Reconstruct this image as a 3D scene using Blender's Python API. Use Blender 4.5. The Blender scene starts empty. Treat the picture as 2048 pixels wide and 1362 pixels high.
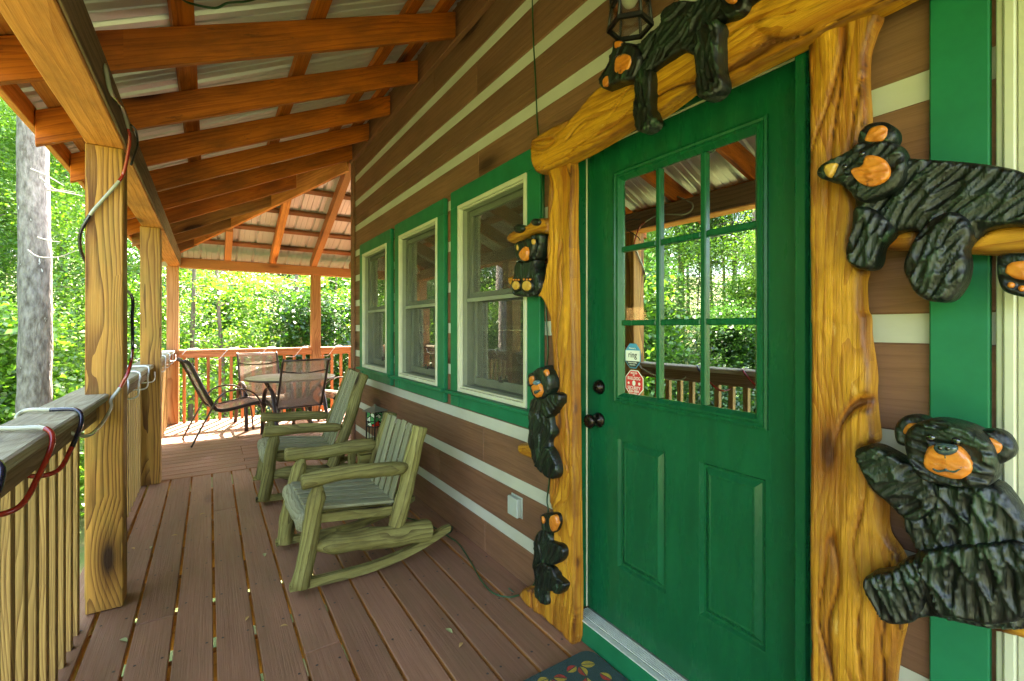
import bpy, bmesh, math, random
import numpy as np
from mathutils import Vector, Matrix, noise
R = random.Random(7)
sc = bpy.context.scene
COL = sc.collection
# ------------------------------------------------------------------ survey
F, TH, HY, H = 930., .577, 656., 1.36          # focal (px of 2048), heading, horizon row, eye height
def ray(u, v):
    r = (u-1024)/F; up = (HY-v)/F
    return (r*math.cos(TH)+math.sin(TH), math.cos(TH)-r*math.sin(TH), up)
def onX(u, v, c): d = ray(u, v); t = c/d[0]; return Vector((c, t*d[1], H+t*d[2]))
def onY(u, v, c): d = ray(u, v); t = c/d[1]; return Vector((t*d[0], c, H+t*d[2]))
def onZ(u, v, c): d = ray(u, v); t = (c-H)/d[2]; return Vector((t*d[0], t*d[1], c))
# ------------------------------------------------------------------ node helpers
class NT:
    def __init__(s, name):
        s.m = bpy.data.materials.new(name); s.m.use_nodes = True
        s.t = s.m.node_tree; s.t.nodes.clear()
        s.out = s.t.nodes.new('ShaderNodeOutputMaterial')
    def n(s, typ, ins=None, **kw):
        nd = s.t.nodes.new('ShaderNode'+typ)
        for k, v in kw.items(): setattr(nd, k, v)
        if ins:
            for k, v in ins.items():
                sock = nd.inputs[k]
                if isinstance(v, bpy.types.NodeSocket): s.t.links.new(v, sock)
                else: sock.default_value = v
        return nd
    def mapr(s, v, a, b, c=0., d=1.):
        return s.n('MapRange', {0: v, 1: a, 2: b, 3: c, 4: d}).outputs[0]
    def mix(s, f, a, b, bt='MIX'):
        nd = s.n('Mix', data_type='RGBA', blend_type=bt)
        for i, v in ((0, f), (6, a), (7, b)):
            if isinstance(v, bpy.types.NodeSocket): s.t.links.new(v, nd.inputs[i])
            else: nd.inputs[i].default_value = (v if i == 0 else (*v[:3], 1))
        return nd.outputs[2]
    def math(s, op, a, b=0.):
        return s.n('Math', {0: a, 1: b}, operation=op).outputs[0]
    def surf(s, sh): s.t.links.new(sh.outputs[0], s.out.inputs[0])
def principled(t, **kw):
    m = {'color': 'Base Color', 'rough': 'Roughness', 'metal': 'Metallic', 'normal': 'Normal', 'coat': 'Coat Weight', 'coatr': 'Coat Roughness', 'spec': 'Specular IOR Level', 'emi': 'Emission Color', 'emis': 'Emission Strength', 'trans': 'Transmission Weight', 'alpha': 'Alpha'}
    b = t.n('BsdfPrincipled')
    for k, v in kw.items():
        s = b.inputs[m[k]]
        if isinstance(v, bpy.types.NodeSocket): t.t.links.new(v, s)
        else: s.default_value = ((*v, 1) if k in ('color', 'emi') else v)
    t.surf(b); return b
def wood(name, c1, c2, ring=30., rough=.6, bump=.25, knots=.8, fibre=.5, coat=0., dirt=None, dirtamt=.5, along=.10, contrast=1., off=.12, kscale=1.0, wear=None, warp=.035, groove=None):
    """wood whose grain runs along the object's local X; every board of a mesh gets its own piece of the log"""
    t = NT(name)
    tc = t.n('TexCoord').outputs['Object']
    isl = t.n('NewGeometry').outputs['Random Per Island']
    ob = t.n('ObjectInfo').outputs['Random']
    rx = t.math('MULTIPLY', t.math('ADD', isl, ob), 23.7)
    ry = t.math('ADD', t.math('MULTIPLY', t.math('FRACT', t.math('MULTIPLY', rx, 3.1)), off), .02)
    rz = t.math('MULTIPLY', t.math('FRACT', t.math('MULTIPLY', rx, 5.3)), off)
    offv = t.n('CombineXYZ', {0: rx, 1: ry, 2: rz}).outputs[0]
    p = t.n('VectorMath', {0: tc, 1: offv}, operation='ADD').outputs[0]
    # knots
    pk = t.n('Mapping', {0: p, 3: (1.6*kscale, 5.*kscale, 5.*kscale)}).outputs[0]
    vor = t.n('TexVoronoi', {'Vector': pk, 'Scale': 1., 'Randomness': 1.}, feature='F1')
    kd = vor.outputs['Distance']
    kmask = t.math('GREATER_THAN', t.n('SeparateColor', {0: vor.outputs['Color']}).outputs[0], .45)
    # warp of the rings
    pw = t.n('Mapping', {0: p, 3: (.9, 5., 5.)}).outputs[0]
    nz = t.n('TexNoise', {'Vector': pw, 'Scale': 1.3, 'Detail': 2.}).outputs['Color']
    wv = t.n('VectorMath', {0: nz, 1: (.5, .5, .5)}, operation='SUBTRACT').outputs[0]
    wv = t.n('VectorMath', {0: wv, 3: warp*2}, operation='SCALE').outputs[0]
    kbulge = t.math('MULTIPLY', t.math('MULTIPLY', t.mapr(kd, 0., .55, 1., 0.), kmask), .035)
    kb = t.n('CombineXYZ', {0: 0., 1: kbulge, 2: kbulge}).outputs[0]
    p2 = t.n('VectorMath', {0: t.n('Mapping', {0: p, 3: (along, 1, 1)}).outputs[0], 1: wv}, operation='ADD').outputs[0]
    p2 = t.n('VectorMath', {0: p2, 1: kb}, operation='ADD').outputs[0]
    w = t.n('TexWave', {'Vector': p2, 'Scale': ring, 'Distortion': 1.2, 'Detail': 2., 'Detail Scale': 1.}, wave_type='RINGS', rings_direction='X', wave_profile='SAW').outputs['Fac']
    w = t.math('POWER', w, 2.2)
    pf = t.n('Mapping', {0: p, 3: (3., 130., 130.)}).outputs[0]
    fb = t.mapr(t.n('TexNoise', {'Vector': pf, 'Scale': 1., 'Detail': 4., 'Roughness': .7}).outputs['Fac'], .32, .68)
    f = t.math('MULTIPLY', w, contrast)
    f = t.math('ADD', f, t.math('MULTIPLY', t.math('SUBTRACT', fb, .5), fibre))
    col = t.mix(t.mapr(f, 0., 1.), c1, c2)
    big = t.n('TexNoise', {'Vector': t.n('Mapping', {0: p, 3: (1.2, 4, 4)}).outputs[0], 'Scale': 1.5, 'Detail': 3.}).outputs['Fac']
    col = t.mix(t.mapr(big, .35, .7, 0., .45), col, tuple(x*.62 for x in c1))
    bright = t.mapr(t.math('FRACT', t.math('MULTIPLY', rx, 7.7)), 0., 1., .82, 1.12)
    col = t.mix(1., col, t.n('CombineColor', {0: bright, 1: bright, 2: bright}).outputs[0], 'MULTIPLY')
    if dirt:
        dn = t.n('TexNoise', {'Vector': t.n('Mapping', {0: p, 3: (2., 7, 7)}).outputs[0], 'Scale': 1.2, 'Detail': 6., 'Roughness': .65}).outputs['Fac']
        col = t.mix(t.mapr(dn, .45, .7, 0., dirtamt), col, dirt)
    if wear:
        wn = t.n('TexNoise', {'Vector': t.n('Mapping', {0: p, 3: (5., 18, 18)}).outputs[0], 'Scale': 1.5, 'Detail': 8., 'Roughness': .7}).outputs['Fac']
        col = t.mix(t.mapr(wn, .62, .68, 0., .7), col, wear)
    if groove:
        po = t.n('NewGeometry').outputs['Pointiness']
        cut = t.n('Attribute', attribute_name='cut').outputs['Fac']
        col = t.mix(t.mapr(cut, .2, -1.3, 0., .55), col, (c2[0]*.9, c2[1]*.75, c2[2]*.7))  # stain in the hollows, deepened by colour where groove shading is too weak
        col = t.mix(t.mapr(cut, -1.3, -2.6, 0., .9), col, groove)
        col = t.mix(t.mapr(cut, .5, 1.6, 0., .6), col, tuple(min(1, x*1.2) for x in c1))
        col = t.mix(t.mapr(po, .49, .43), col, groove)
    if knots > 0:
        k1 = t.math('MULTIPLY', t.mapr(kd, .20, .36, 1., 0.), kmask)
        k2 = t.math('MULTIPLY', t.mapr(kd, .13, .20, 1., 0.), kmask)
        col = t.mix(t.math('MULTIPLY', k1, knots*.65), col, (c2[0]*.55, c2[1]*.45, c2[2]*.4))
        col = t.mix(t.math('MULTIPLY', k2, knots), col, (c2[0]*.2, c2[1]*.14, c2[2]*.1))
    bm = t.n('Bump', {'Strength': bump, 'Distance': .004, 'Height': t.math('ADD', t.math('MULTIPLY', w, -.6), fb)}).outputs[0]
    principled(t, color=col, rough=t.mapr(fb, 0, 1, rough-.08, rough+.15), normal=bm, coat=coat, coatr=.3, spec=.28)
    return t.m
def carvedmat(name, c, cg, ce, rough, coat, grain=None, e0=.52, e1=.60, g0=.48, g1=.40):
    t = NT(name)
    tc = t.n('TexCoord').outputs['Object']
    po = t.n('NewGeometry').outputs['Pointiness']
    nz = t.n('TexNoise', {'Vector': tc, 'Scale': 18., 'Detail': 6., 'Roughness': .65}).outputs['Fac']
    col = t.mix(t.mapr(nz, .35, .7), c, tuple(x*.55 for x in c))
    fi = t.n('TexNoise', {'Vector': t.n('Mapping', {0: tc, 3: (60, 60, 14)}).outputs[0], 'Scale': 3., 'Detail': 5.}).outputs['Fac']
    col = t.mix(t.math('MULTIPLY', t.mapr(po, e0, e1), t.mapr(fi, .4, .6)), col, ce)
    col = t.mix(t.mapr(po, g0, g1), col, cg)  # occlusion in grooves and cuts, painted dark into the colour
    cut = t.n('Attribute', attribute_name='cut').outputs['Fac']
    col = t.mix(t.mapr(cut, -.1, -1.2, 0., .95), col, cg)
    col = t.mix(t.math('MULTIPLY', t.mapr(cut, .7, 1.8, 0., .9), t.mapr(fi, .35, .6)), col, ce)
    bm = t.n('Bump', {'Strength': .55, 'Distance': .004, 'Height': t.math('ADD', fi, nz)}).outputs[0]
    principled(t, color=col, rough=t.mapr(fi, .3, .7, rough, rough+.25), normal=bm, coat=coat, coatr=.18)
    return t.m
def plain(name, c, rough=.5, metal=0., var=.15, vs=8., bump=.0, bs=60., coat=0., c2=None, spots=None, spotc=None, stretch=(1, 1, 1), spec=.5, bd=.003):
    t = NT(name)
    tc = t.n('Mapping', {0: t.n('TexCoord').outputs['Object'], 3: stretch}).outputs[0]
    nz = t.n('TexNoise', {'Vector': tc, 'Scale': vs, 'Detail': 6., 'Roughness': .6}).outputs['Fac']
    b = c2 or tuple(x*(1-var*2) for x in c)
    col = t.mix(t.mapr(nz, .3, .7), c, b)
    if spots:
        sp = t.n('TexNoise', {'Vector': tc, 'Scale': spots, 'Detail': 3.}).outputs['Fac']
        col = t.mix(t.mapr(sp, .70, .73), col, spotc)
    bn = t.n('TexNoise', {'Vector': tc, 'Scale': bs, 'Detail': 4.}).outputs['Fac']
    nrm = t.n('Bump', {'Strength': bump, 'Distance': bd, 'Height': bn}).outputs[0]
    principled(t, color=col, rough=t.mapr(nz, .2, .8, max(rough-.08, .03), rough+.1), metal=metal, normal=nrm, coat=coat, spec=spec)
    return t.m
M = {}
M['post'] = wood('post_pine', (.46, .22, .042), (.12, .040, .006), ring=30, along=.045, rough=.55, bump=.35, knots=1., dirt=(.15, .12, .02), dirtamt=.5, off=.06, warp=.022, kscale=1.1, contrast=1.2)
M['postred'] = wood('post_cedar', (.52, .24, .09), (.27, .085, .025), ring=22, along=.05, rough=.55, bump=.3, knots=.8, off=.1)
M['rail'] = wood('rail_grey', (.42, .37, .24), (.26, .20, .11), ring=30, rough=.75, bump=.5, knots=.5, dirt=(.16, .15, .11), along=.05)
M['railin'] = wood('rail_board', (.24, .15, .08), (.13, .07, .03), ring=30, rough=.7, bump=.4, knots=.6, along=.05)
M['balus'] = wood('baluster_pine', (.40, .235, .075), (.14, .065, .018), ring=40, rough=.6, bump=.35, knots=.4, along=.05, dirt=(.16, .11, .03), dirtamt=.5)
M['redrail'] = wood('red_rail', (.56, .22, .08), (.33, .10, .03), ring=24, rough=.5, bump=.3, knots=.6, along=.05)
M['rafter'] = wood('rafter_stain', (.54, .130, .013), (.24, .042, .004), ring=13, rough=.5, bump=.25, knots=1., fibre=.9, contrast=.7, along=.05, dirt=(.15, .042, .008), dirtamt=.8, wear=(.14, .04, .01))
M['rafterd'] = wood('rafter_old', (.29, .115, .03), (.15, .05, .012), ring=14, rough=.6, bump=.3, knots=.9, fibre=.8, contrast=.7, along=.05, dirt=(.09, .05, .02), dirtamt=.7)
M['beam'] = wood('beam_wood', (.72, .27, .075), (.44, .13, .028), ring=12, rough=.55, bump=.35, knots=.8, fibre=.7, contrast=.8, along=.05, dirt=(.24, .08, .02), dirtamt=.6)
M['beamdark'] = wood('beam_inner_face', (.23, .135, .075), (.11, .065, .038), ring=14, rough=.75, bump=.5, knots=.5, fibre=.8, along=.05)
M['tail_'] = wood('rafter_tail', (.34, .17, .05), (.16, .085, .03), ring=14, rough=.65, bump=.3, knots=.6, fibre=.8, contrast=.7, along=.05, dirt=(.15, .14, .07), dirtamt=.7)
M['log'] = wood('log_siding', (.225, .102, .05), (.14, .062, .028), ring=9, rough=.62, bump=.3, knots=.8, fibre=.6, contrast=.45, along=.04, dirt=(.12, .06, .032), dirtamt=.5, off=.8, kscale=.7, warp=.06)
M['ledger'] = wood('ledger_stain', (.26, .105, .05), (.17, .065, .03), ring=8, rough=.62, bump=.25, knots=.8, fibre=.7, contrast=.6, along=.04, off=.8, kscale=.7)
M['chink'] = plain('chinking', (.54, .53, .41), rough=.8, c2=(.42, .40, .29), vs=2.5, bump=.25, bs=30, spots=2.2, spotc=(.33, .24, .13), stretch=(1, .6, 1.4))
M['green'] = plain('casing_green', (.001, .165, .066), rough=.5, spec=.3, c2=(.001, .12, .045), vs=4, bump=.15, bs=45, spots=9, spotc=(.02, .13, .055))
M['door'] = plain('door_green', (.0008, .100, .034), rough=.27, c2=(.0006, .070, .024), vs=5, bump=.16, bs=45, stretch=(1, 3, .5), spec=.3, spots=70, spotc=(.004, .14, .05))
M['deck'] = wood('deck_paint', (.30, .145, .080), (.235, .108, .055), ring=9, rough=.55, bump=.30, knots=.28, fibre=.35, contrast=.6, along=.04, dirt=(.19, .105, .05), dirtamt=.65, off=.5, wear=(.21, .13, .07))
M['deckside'] = wood('deck_edge_raw', (.50, .20, .045), (.30, .11, .02), ring=20, rough=.6, bump=.1, knots=0)
M['grey'] = wood('weathered_log', (.27, .24, .070), (.08, .058, .014), ring=14, rough=.7, bump=.5, knots=.9, fibre=.55, along=.10, dirt=(.10, .075, .018), dirtamt=.85, off=.05, kscale=1.9, contrast=.95, warp=.05)
M['slat'] = wood('weathered_slat', (.33, .325, .18), (.15, .135, .06), ring=26, rough=.7, bump=.4, knots=.4, fibre=.8, along=.08, dirt=(.2, .19, .11), dirtamt=.4)
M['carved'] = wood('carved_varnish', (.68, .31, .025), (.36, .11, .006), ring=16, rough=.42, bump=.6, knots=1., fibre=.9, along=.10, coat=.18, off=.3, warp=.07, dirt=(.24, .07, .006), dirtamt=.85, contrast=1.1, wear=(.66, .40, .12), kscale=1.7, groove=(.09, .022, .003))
M['bearblack'] = carvedmat('bear_black', (.0035, .011, .0045), (.0006, .001, .0006), (.024, .060, .024), .33, .10, e0=.525, e1=.60, g0=.49, g1=.45)  # green tint puts the reflected forest into the black paint's colour
M['orange'] = plain('bear_orange', (.70, .23, .025), rough=.35, c2=(.42, .11, .012), vs=22, bump=.4, bs=120, coat=.3, spots=40, spotc=(.22, .06, .01))
M['yellow'] = plain('bear_yellow', (.62, .36, .07), rough=.35, c2=(.45, .22, .03), vs=20, bump=.3, bs=120, coat=.3)
M['nose'] = plain('bear_nose', (.04, .07, .07), rough=.2, coat=.5)
M['eye'] = plain('bear_eye', (.004, .004, .004), rough=.08, coat=1.)
M['teal'] = plain('cub_nose', (.10, .2, .24), rough=.25, coat=.5)
M['cream'] = plain('vinyl_cream', (.55, .55, .39), rough=.4, var=.06, bump=.05)
M['sash'] = plain('vinyl_sash', (.25, .27, .18), rough=.45, var=.08)
M['metal'] = plain('roof_metal', (.62, .60, .61), rough=.36, metal=.45, var=.03, vs=2., bump=.02)
M['alu'] = plain('threshold_alu', (.80, .80, .68), rough=.45, metal=.35, var=.1, vs=30)
M['black'] = plain('black_metal', (.018, .018, .017), rough=.35, metal=.3, var=.2)
M['bronze'] = plain('dark_bronze', (.03, .022, .017), rough=.25, metal=.8, var=.2)
M['frame'] = plain('chair_frame', (.065, .045, .035), rough=.35, metal=.5, var=.1)
M['wire'] = plain('green_wire', (.01, .07, .02), rough=.4)
M['outlet'] = plain('outlet_cover', (.40, .43, .35), rough=.5, var=.05)
M['strip'] = plain('weather_strip', (.60, .58, .38), rough=.5)
M['bark'] = plain('bark', (.20, .16, .12), rough=.9, c2=(.07, .05, .036), vs=9, bump=1., bs=14, stretch=(1, 1, .22))
M['barkgrey'] = plain('bark_grey', (.24, .22, .19), rough=.95, c2=(.05, .04, .03), vs=22, bump=1., bs=34, stretch=(1, 1, .35), spots=22, spotc=(.40, .42, .37), bd=.03)
M['twig'] = plain('twig', (.33, .29, .24), rough=.85)
M['white'] = plain('white_vinyl', (.8, .8, .78), rough=.4, var=.03)
M['bulb'] = plain('bulb_glass', (.82, .8, .7), rough=.15, var=.02)
def glassmat(name, refl, tint=(.75, .8, .75), rough=0.):
    t = NT(name)
    lw = t.n('LayerWeight', {'Blend': .35}).outputs['Facing']
    f = t.mapr(lw, 0., 1., refl, min(1., refl+.55))
    a = t.n('BsdfTransparent', {0: (*tint, 1)}); b = t.n('BsdfGlossy', {'Color': (1, 1, 1, 1), 'Roughness': rough})
    s = t.n('MixShader', {0: f, 1: a.outputs[0], 2: b.outputs[0]}); t.surf(s); return t.m
M['glass'] = glassmat('door_glass', .80, (.55, .55, .5), .0)
M['winglass'] = glassmat('window_glass', .24, (.5, .55, .45), .0)
M['lampglass'] = glassmat('lantern_glass', .14, (.8, .8, .72), .15)
def screenmat():
    t = NT('insect_screen')
    a = t.n('BsdfTransparent', {0: (1, 1, 1, 1)}); b = t.n('BsdfDiffuse', {'Color': (.10, .10, .075, 1)})
    s = t.n('MixShader', {0: .22, 1: a.outputs[0], 2: b.outputs[0]}); t.surf(s); return t.m
M['screen'] = screenmat()
def slingmat(name, c, alpha):
    t = NT(name)
    tc = t.n('TexCoord').outputs['Object']
    w = t.n('TexWave', {'Vector': tc, 'Scale': 34., 'Distortion': 1.2, 'Detail': 1.}, bands_direction='X').outputs['Fac']
    a = t.n('BsdfTransparent', {0: (1, 1, 1, 1)})
    b = t.n('BsdfDiffuse', {'Color': (*c, 1)}); tr = t.n('BsdfTranslucent', {'Color': (*c, 1)})
    m1 = t.n('MixShader', {0: .35, 1: b.outputs[0], 2: tr.outputs[0]})
    s = t.n('MixShader', {0: t.mapr(w, 0, 1, alpha-.12, alpha+.12), 1: a.outputs[0], 2: m1.outputs[0]}); t.surf(s); return t.m
M['sling'] = slingmat('sling_fabric', (.33, .27, .22), .64)
def tubemat(name, c, op):
    t = NT(name)
    b = t.n('BsdfPrincipled', {'Base Color': (*c, 1), 'Roughness': .15, 'Coat Weight': .6})
    a = t.n('BsdfTransparent', {0: (.9, .9, .85, 1)})
    s = t.n('MixShader', {0: op, 1: a.outputs[0], 2: b.outputs[0]}); t.surf(s); return t.m
M['t_clear'] = tubemat('tube_clear', (.34, .33, .23), .88)
M['t_red'] = tubemat('tube_red', (.26, .018, .01), .95)
M['t_blue'] = tubemat('tube_blue', (.008, .008, .02), .95)
M['t_white'] = tubemat('tube_white', (.75, .74, .72), .8)
def leafmat(name, a, b, tr=.45):
    t = NT(name)
    isl = t.n('NewGeometry').outputs['Random Per Island']; ob = t.n('ObjectInfo').outputs['Random']
    tc = t.n('TexCoord').outputs['Object']
    cl = t.n('TexNoise', {'Vector': tc, 'Scale': .55, 'Detail': 2.}).outputs['Fac']
    f = t.math('ADD', t.math('MULTIPLY', isl, .5), t.math('ADD', t.math('MULTIPLY', ob, .35), t.mapr(cl, .3, .7, -.2, .35)))
    col = t.mix(t.mapr(f, 0., 1.), a, b)
    d = t.n('BsdfDiffuse', {'Color': col}); tl = t.n('BsdfTranslucent', {'Color': t.mix(1., col, (1.15, 1.3, .6), 'MULTIPLY')})
    g = t.n('BsdfGlossy', {'Color': (1, 1, 1, 1), 'Roughness': .38})
    s = t.n('MixShader', {0: tr, 1: d.outputs[0], 2: tl.outputs[0]})
    s = t.n('MixShader', {0: .05, 1: s.outputs[0], 2: g.outputs[0]}); t.surf(s); return t.m
M['leaf'] = leafmat('leaf_green', (.06, .17, .022), (.17, .30, .028), .5)
M['leaf2'] = leafmat('leaf_dark', (.02, .075, .016), (.06, .15, .02), .4)
M['leaf3'] = leafmat('leaf_lime', (.09, .21, .025), (.16, .31, .035), .55)
def groundmat():
    t = NT('forest_floor')
    tc = t.n('TexCoord').outputs['Object']
    n1 = t.n('TexNoise', {'Vector': tc, 'Scale': 1.3, 'Detail': 8., 'Roughness': .7}).outputs['Fac']
    n2 = t.n('TexNoise', {'Vector': tc, 'Scale': .25, 'Detail': 4.}).outputs['Fac']
    col = t.mix(t.mapr(n1, .4, .6), (.24, .17, .09), (.10, .18, .04))
    col = t.mix(t.mapr(n2, .4, .65), col, (.12, .20, .05))
    bm = t.n('Bump', {'Strength': .6, 'Distance': .05, 'Height': n1}).outputs[0]
    principled(t, color=col, rough=.95, normal=bm); return t.m
M['ground'] = groundmat()
# ------------------------------------------------------------------ object helpers
def mw(o):
    m = o.matrix_basis.copy()
    return (mw(o.parent) @ m) if o.parent else m
def add(name, me, mats=None, parent=None, mat=None, smooth=False):
    if mats is not None:
        for m in (mats if isinstance(mats, (list, tuple)) else [mats]):
            me.materials.append(m)
    if smooth:
        me.polygons.foreach_set('use_smooth', [True]*len(me.polygons))
    o = bpy.data.objects.new(name, me); COL.objects.link(o)
    m = mat if mat is not None else Matrix()
    if parent:
        o.parent = parent; m = mw(parent).inverted() @ m
    o.matrix_basis = m
    return o
def thing(name, label, cat, loc=(0, 0, 0), rz=0., group=None, M4=None):
    o = bpy.data.objects.new(name, None); COL.objects.link(o); o.empty_display_size = .1
    o.matrix_basis = M4 if M4 is not None else Matrix.Translation(loc) @ Matrix.Rotation(rz, 4, 'Z')
    return tag(o, label, cat, group)
def tag(o, label=None, cat=None, group=None, kind=None):
    if label: o['label'] = label
    if cat: o['category'] = cat
    if group: o['group'] = group
    if kind: o['kind'] = kind
    return o
def dup(root, mat, label=None, sub=True):
    r = root.copy(); COL.objects.link(r); r.matrix_basis = mat
    if label: r['label'] = label
    for ch in list(root.children):
        c = ch.copy(); COL.objects.link(c); c.parent = r; c.matrix_basis = ch.matrix_basis.copy()
        for g in list(ch.children):
            d = g.copy(); COL.objects.link(d); d.parent = c; d.matrix_basis = g.matrix_basis.copy()
    return r
def mesh(name, vs, fs): me = bpy.data.meshes.new(name); me.from_pydata([tuple(v) for v in vs], [], fs); me.update(); return me
def bm_mesh(bm, name='m'):
    me = bpy.data.meshes.new(name); bmesh.ops.recalc_face_normals(bm, faces=bm.faces); bm.to_mesh(me); bm.free(); return me
def bm_box(bm, lo, hi, bev=0., mi=0):
    lo = Vector(lo); hi = Vector(hi)
    r = bmesh.ops.create_cube(bm, size=1.)
    vs = r['verts']
    for v in vs: v.co = Vector(((lo.x+hi.x)/2+v.co.x*(hi.x-lo.x), (lo.y+hi.y)/2+v.co.y*(hi.y-lo.y), (lo.z+hi.z)/2+v.co.z*(hi.z-lo.z)))
    fs = list({f for v in vs for f in v.link_faces})
    for f in fs: f.material_index = mi
    if bev > 0:
        es = list({e for v in vs for e in v.link_edges})
        rr = bmesh.ops.bevel(bm, geom=es, offset=bev, segments=1, affect='EDGES', profile=.5)
        for f in rr['faces']: f.material_index = mi
    return vs
def boxes(name, lst, mat, parent=None, bev=0.003, M4=None):
    bm = bmesh.new()
    for lo, hi in lst: bm_box(bm, lo, hi, bev)
    return add(name, bm_mesh(bm), mat, parent, M4)
def frameM(p0, p1, up=(0, 0, 1)):
    p0 = Vector(p0); p1 = Vector(p1)
    x = (p1-p0).normalized(); up = Vector(up)
    if abs(x.dot(up)) > .99: up = Vector((0, 1, 0))
    y = up.cross(x).normalized(); z = x.cross(y)
    m = Matrix((x, y, z)).transposed().to_4x4(); m.translation = p0
    return m
def timber(name, p0, p1, w, h, mat, parent=None, up=(0, 0, 1), bev=.004, wob=0., plumb=None, seed=0):
    """solid board: length along local X from p0 to p1 (centre line), w across, h in the up direction; plumb = slope to cut the ends vertical"""
    L = (Vector(p1)-Vector(p0)).length
    bm = bmesh.new()
    bm_box(bm, (0, -w/2, -h/2), (L, w/2, h/2), bev)
    n = max(1, int(L/.12)) if wob else 0
    if n > 1:
        for k in range(1, n):
            bmesh.ops.bisect_plane(bm, geom=list(bm.verts)+list(bm.edges)+list(bm.faces), plane_co=(L*k/n, 0, 0), plane_no=(1, 0, 0))
        for v in bm.verts:
            q = noise.noise_vector(Vector((v.co.x*1.7+seed*3.1, (1 if v.co.y > 0 else 2)*5+seed, (1 if v.co.z > 0 else 2)*7)))
            v.co.y += q.y*wob; v.co.z += q.z*wob
    if plumb:
        for v in bm.verts: v.co.x += v.co.z*plumb
    return add(name, bm_mesh(bm), mat, parent, frameM(p0, p1, up))
def smoothpath(pts, k=6):
    P = [Vector(p) for p in pts]
    if len(P) < 3: return P
    out = []
    for i in range(len(P)-1):
        a = P[max(i-1, 0)]; b = P[i]; c = P[i+1]; d = P[min(i+2, len(P)-1)]
        for j in range(k):
            t = j/k
            out.append(.5*((2*b)+(c-a)*t+(2*a-5*b+4*c-d)*t*t+(3*b-a-3*c+d)*t**3))
    out.append(P[-1]); return out
def sweep(pts, rad, seg=10, flat=None, cap=True, side=None, wob=0., seed=0, midx=None):
    """tube along pts; rad number or list; flat=(a,b) half sizes of a flattened section whose wide axis is `side`"""
    P = [Vector(p) for p in pts]; n = len(P)
    rs = rad if isinstance(rad, (list, tuple)) else [rad]*n
    vs = []; fs = []; mi = []
    up = None
    for i in range(n):
        t = (P[min(i+1, n-1)]-P[max(i-1, 0)])
        if t.length < 1e-9: t = Vector((0, 0, 1))
        t.normalize()
        if side is not None:
            a = Vector(side); a = (a-t*a.dot(t)).normalized()
        else:
            if up is None: up = Vector((0, 0, 1)) if abs(t.z) < .9 else Vector((1, 0, 0))
            a = (up-t*up.dot(t))
            if a.length < 1e-4: a = t.orthogonal()
            a.normalize(); up = a
        b = t.cross(a)
        for k in range(seg):
            an = 2*math.pi*k/seg
            c, s = math.cos(an), math.sin(an)
            if flat: q = a*(flat[0]*c)+b*(flat[1]*s)
            else:
                r = rs[i]
                if wob: r *= 1+wob*noise.noise(Vector((c*1.3+seed, s*1.3, i*.55+seed*2)))
                q = a*(r*c)+b*(r*s)
            vs.append(P[i]+q)
    for i in range(n-1):
        for k in range(seg):
            fs.append((i*seg+k, i*seg+(k+1) % seg, (i+1)*seg+(k+1) % seg, (i+1)*seg+k)); mi.append(midx[i] if midx else 0)
    if cap:
        fs.append(tuple(range(seg))[::-1]); fs.append(tuple((n-1)*seg+k for k in range(seg))); mi += [mi[0], mi[-1]]
    return vs, fs, mi
def tube(name, pts, rad, mat, parent=None, seg=10, k=6, **kw):
    P = smoothpath(pts, k) if k > 1 else [Vector(p) for p in pts]
    if isinstance(rad, (list, tuple)) and len(rad) != len(P):
        rad = [float(x) for x in np.interp(np.linspace(0, 1, len(P)), np.linspace(0, 1, len(rad)), rad)]
    vs, fs, mi = sweep(P, rad, seg, **kw)
    me = mesh(name, vs, fs)
    o = add(name, me, mat, parent, smooth=True)
    if kw.get('midx'): me.polygons.foreach_set('material_index', mi)
    return o
def log(name, p0, p1, r0, r1, mat, parent, seed=0, taper=.03, n=14, seg=16, t0=None, t1=None):
    """peeled log, local X along its length so the grain follows it; each end is a blunt cut (short taper) or a whittled cone (long taper)"""
    p0 = Vector(p0); p1 = Vector(p1); L = (p1-p0).length
    t0 = taper if t0 is None else t0; t1 = taper if t1 is None else t1
    xs = []; rs = []
    e0 = ((0, .88), (.5, .96)) if t0 < .015 else ((0, .42), (.35, .66), (.8, .93))
    e1 = ((0, .88), (.5, .96)) if t1 < .015 else ((0, .42), (.35, .66), (.8, .93))
    for x, f in e0: xs.append(x*t0); rs.append(r0*f)
    for i in range(n+1):
        t = i/n; xs.append(t0+(L-t0-t1)*t); rs.append((r0*(1-t)+r1*t)*(1+.09*noise.noise(Vector((t*L*7+seed*9.3, seed, 0)))))
    for x, f in e1[::-1]: xs.append(L-x*t1); rs.append(r1*f)
    P = [Vector((x, .022*noise.noise(Vector((x*3+seed, 1, 0))), .022*noise.noise(Vector((x*3+seed, 2, 0))))) for x in xs]
    vs, fs, mi = sweep(P, rs, seg, wob=.14, seed=seed, side=(0, 0, 1))
    return add(name, mesh(name, vs, fs), mat, parent, frameM(p0, p1), smooth=True)
def lathe(name, prof, mat, parent=None, M4=None, seg=24, smooth=True):
    vs = []; fs = []
    for r, z in prof:
        for k in range(seg):
            a = 2*math.pi*k/seg; vs.append((r*math.cos(a), r*math.sin(a), z))
    for i in range(len(prof)-1):
        for k in range(seg): fs.append((i*seg+k, i*seg+(k+1) % seg, (i+1)*seg+(k+1) % seg, (i+1)*seg+k))
    fs.append(tuple(range(seg))[::-1]); fs.append(tuple((len(prof)-1)*seg+k for k in range(seg)))
    return add(name, mesh(name, vs, fs), mat, parent, M4, smooth=smooth)
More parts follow.
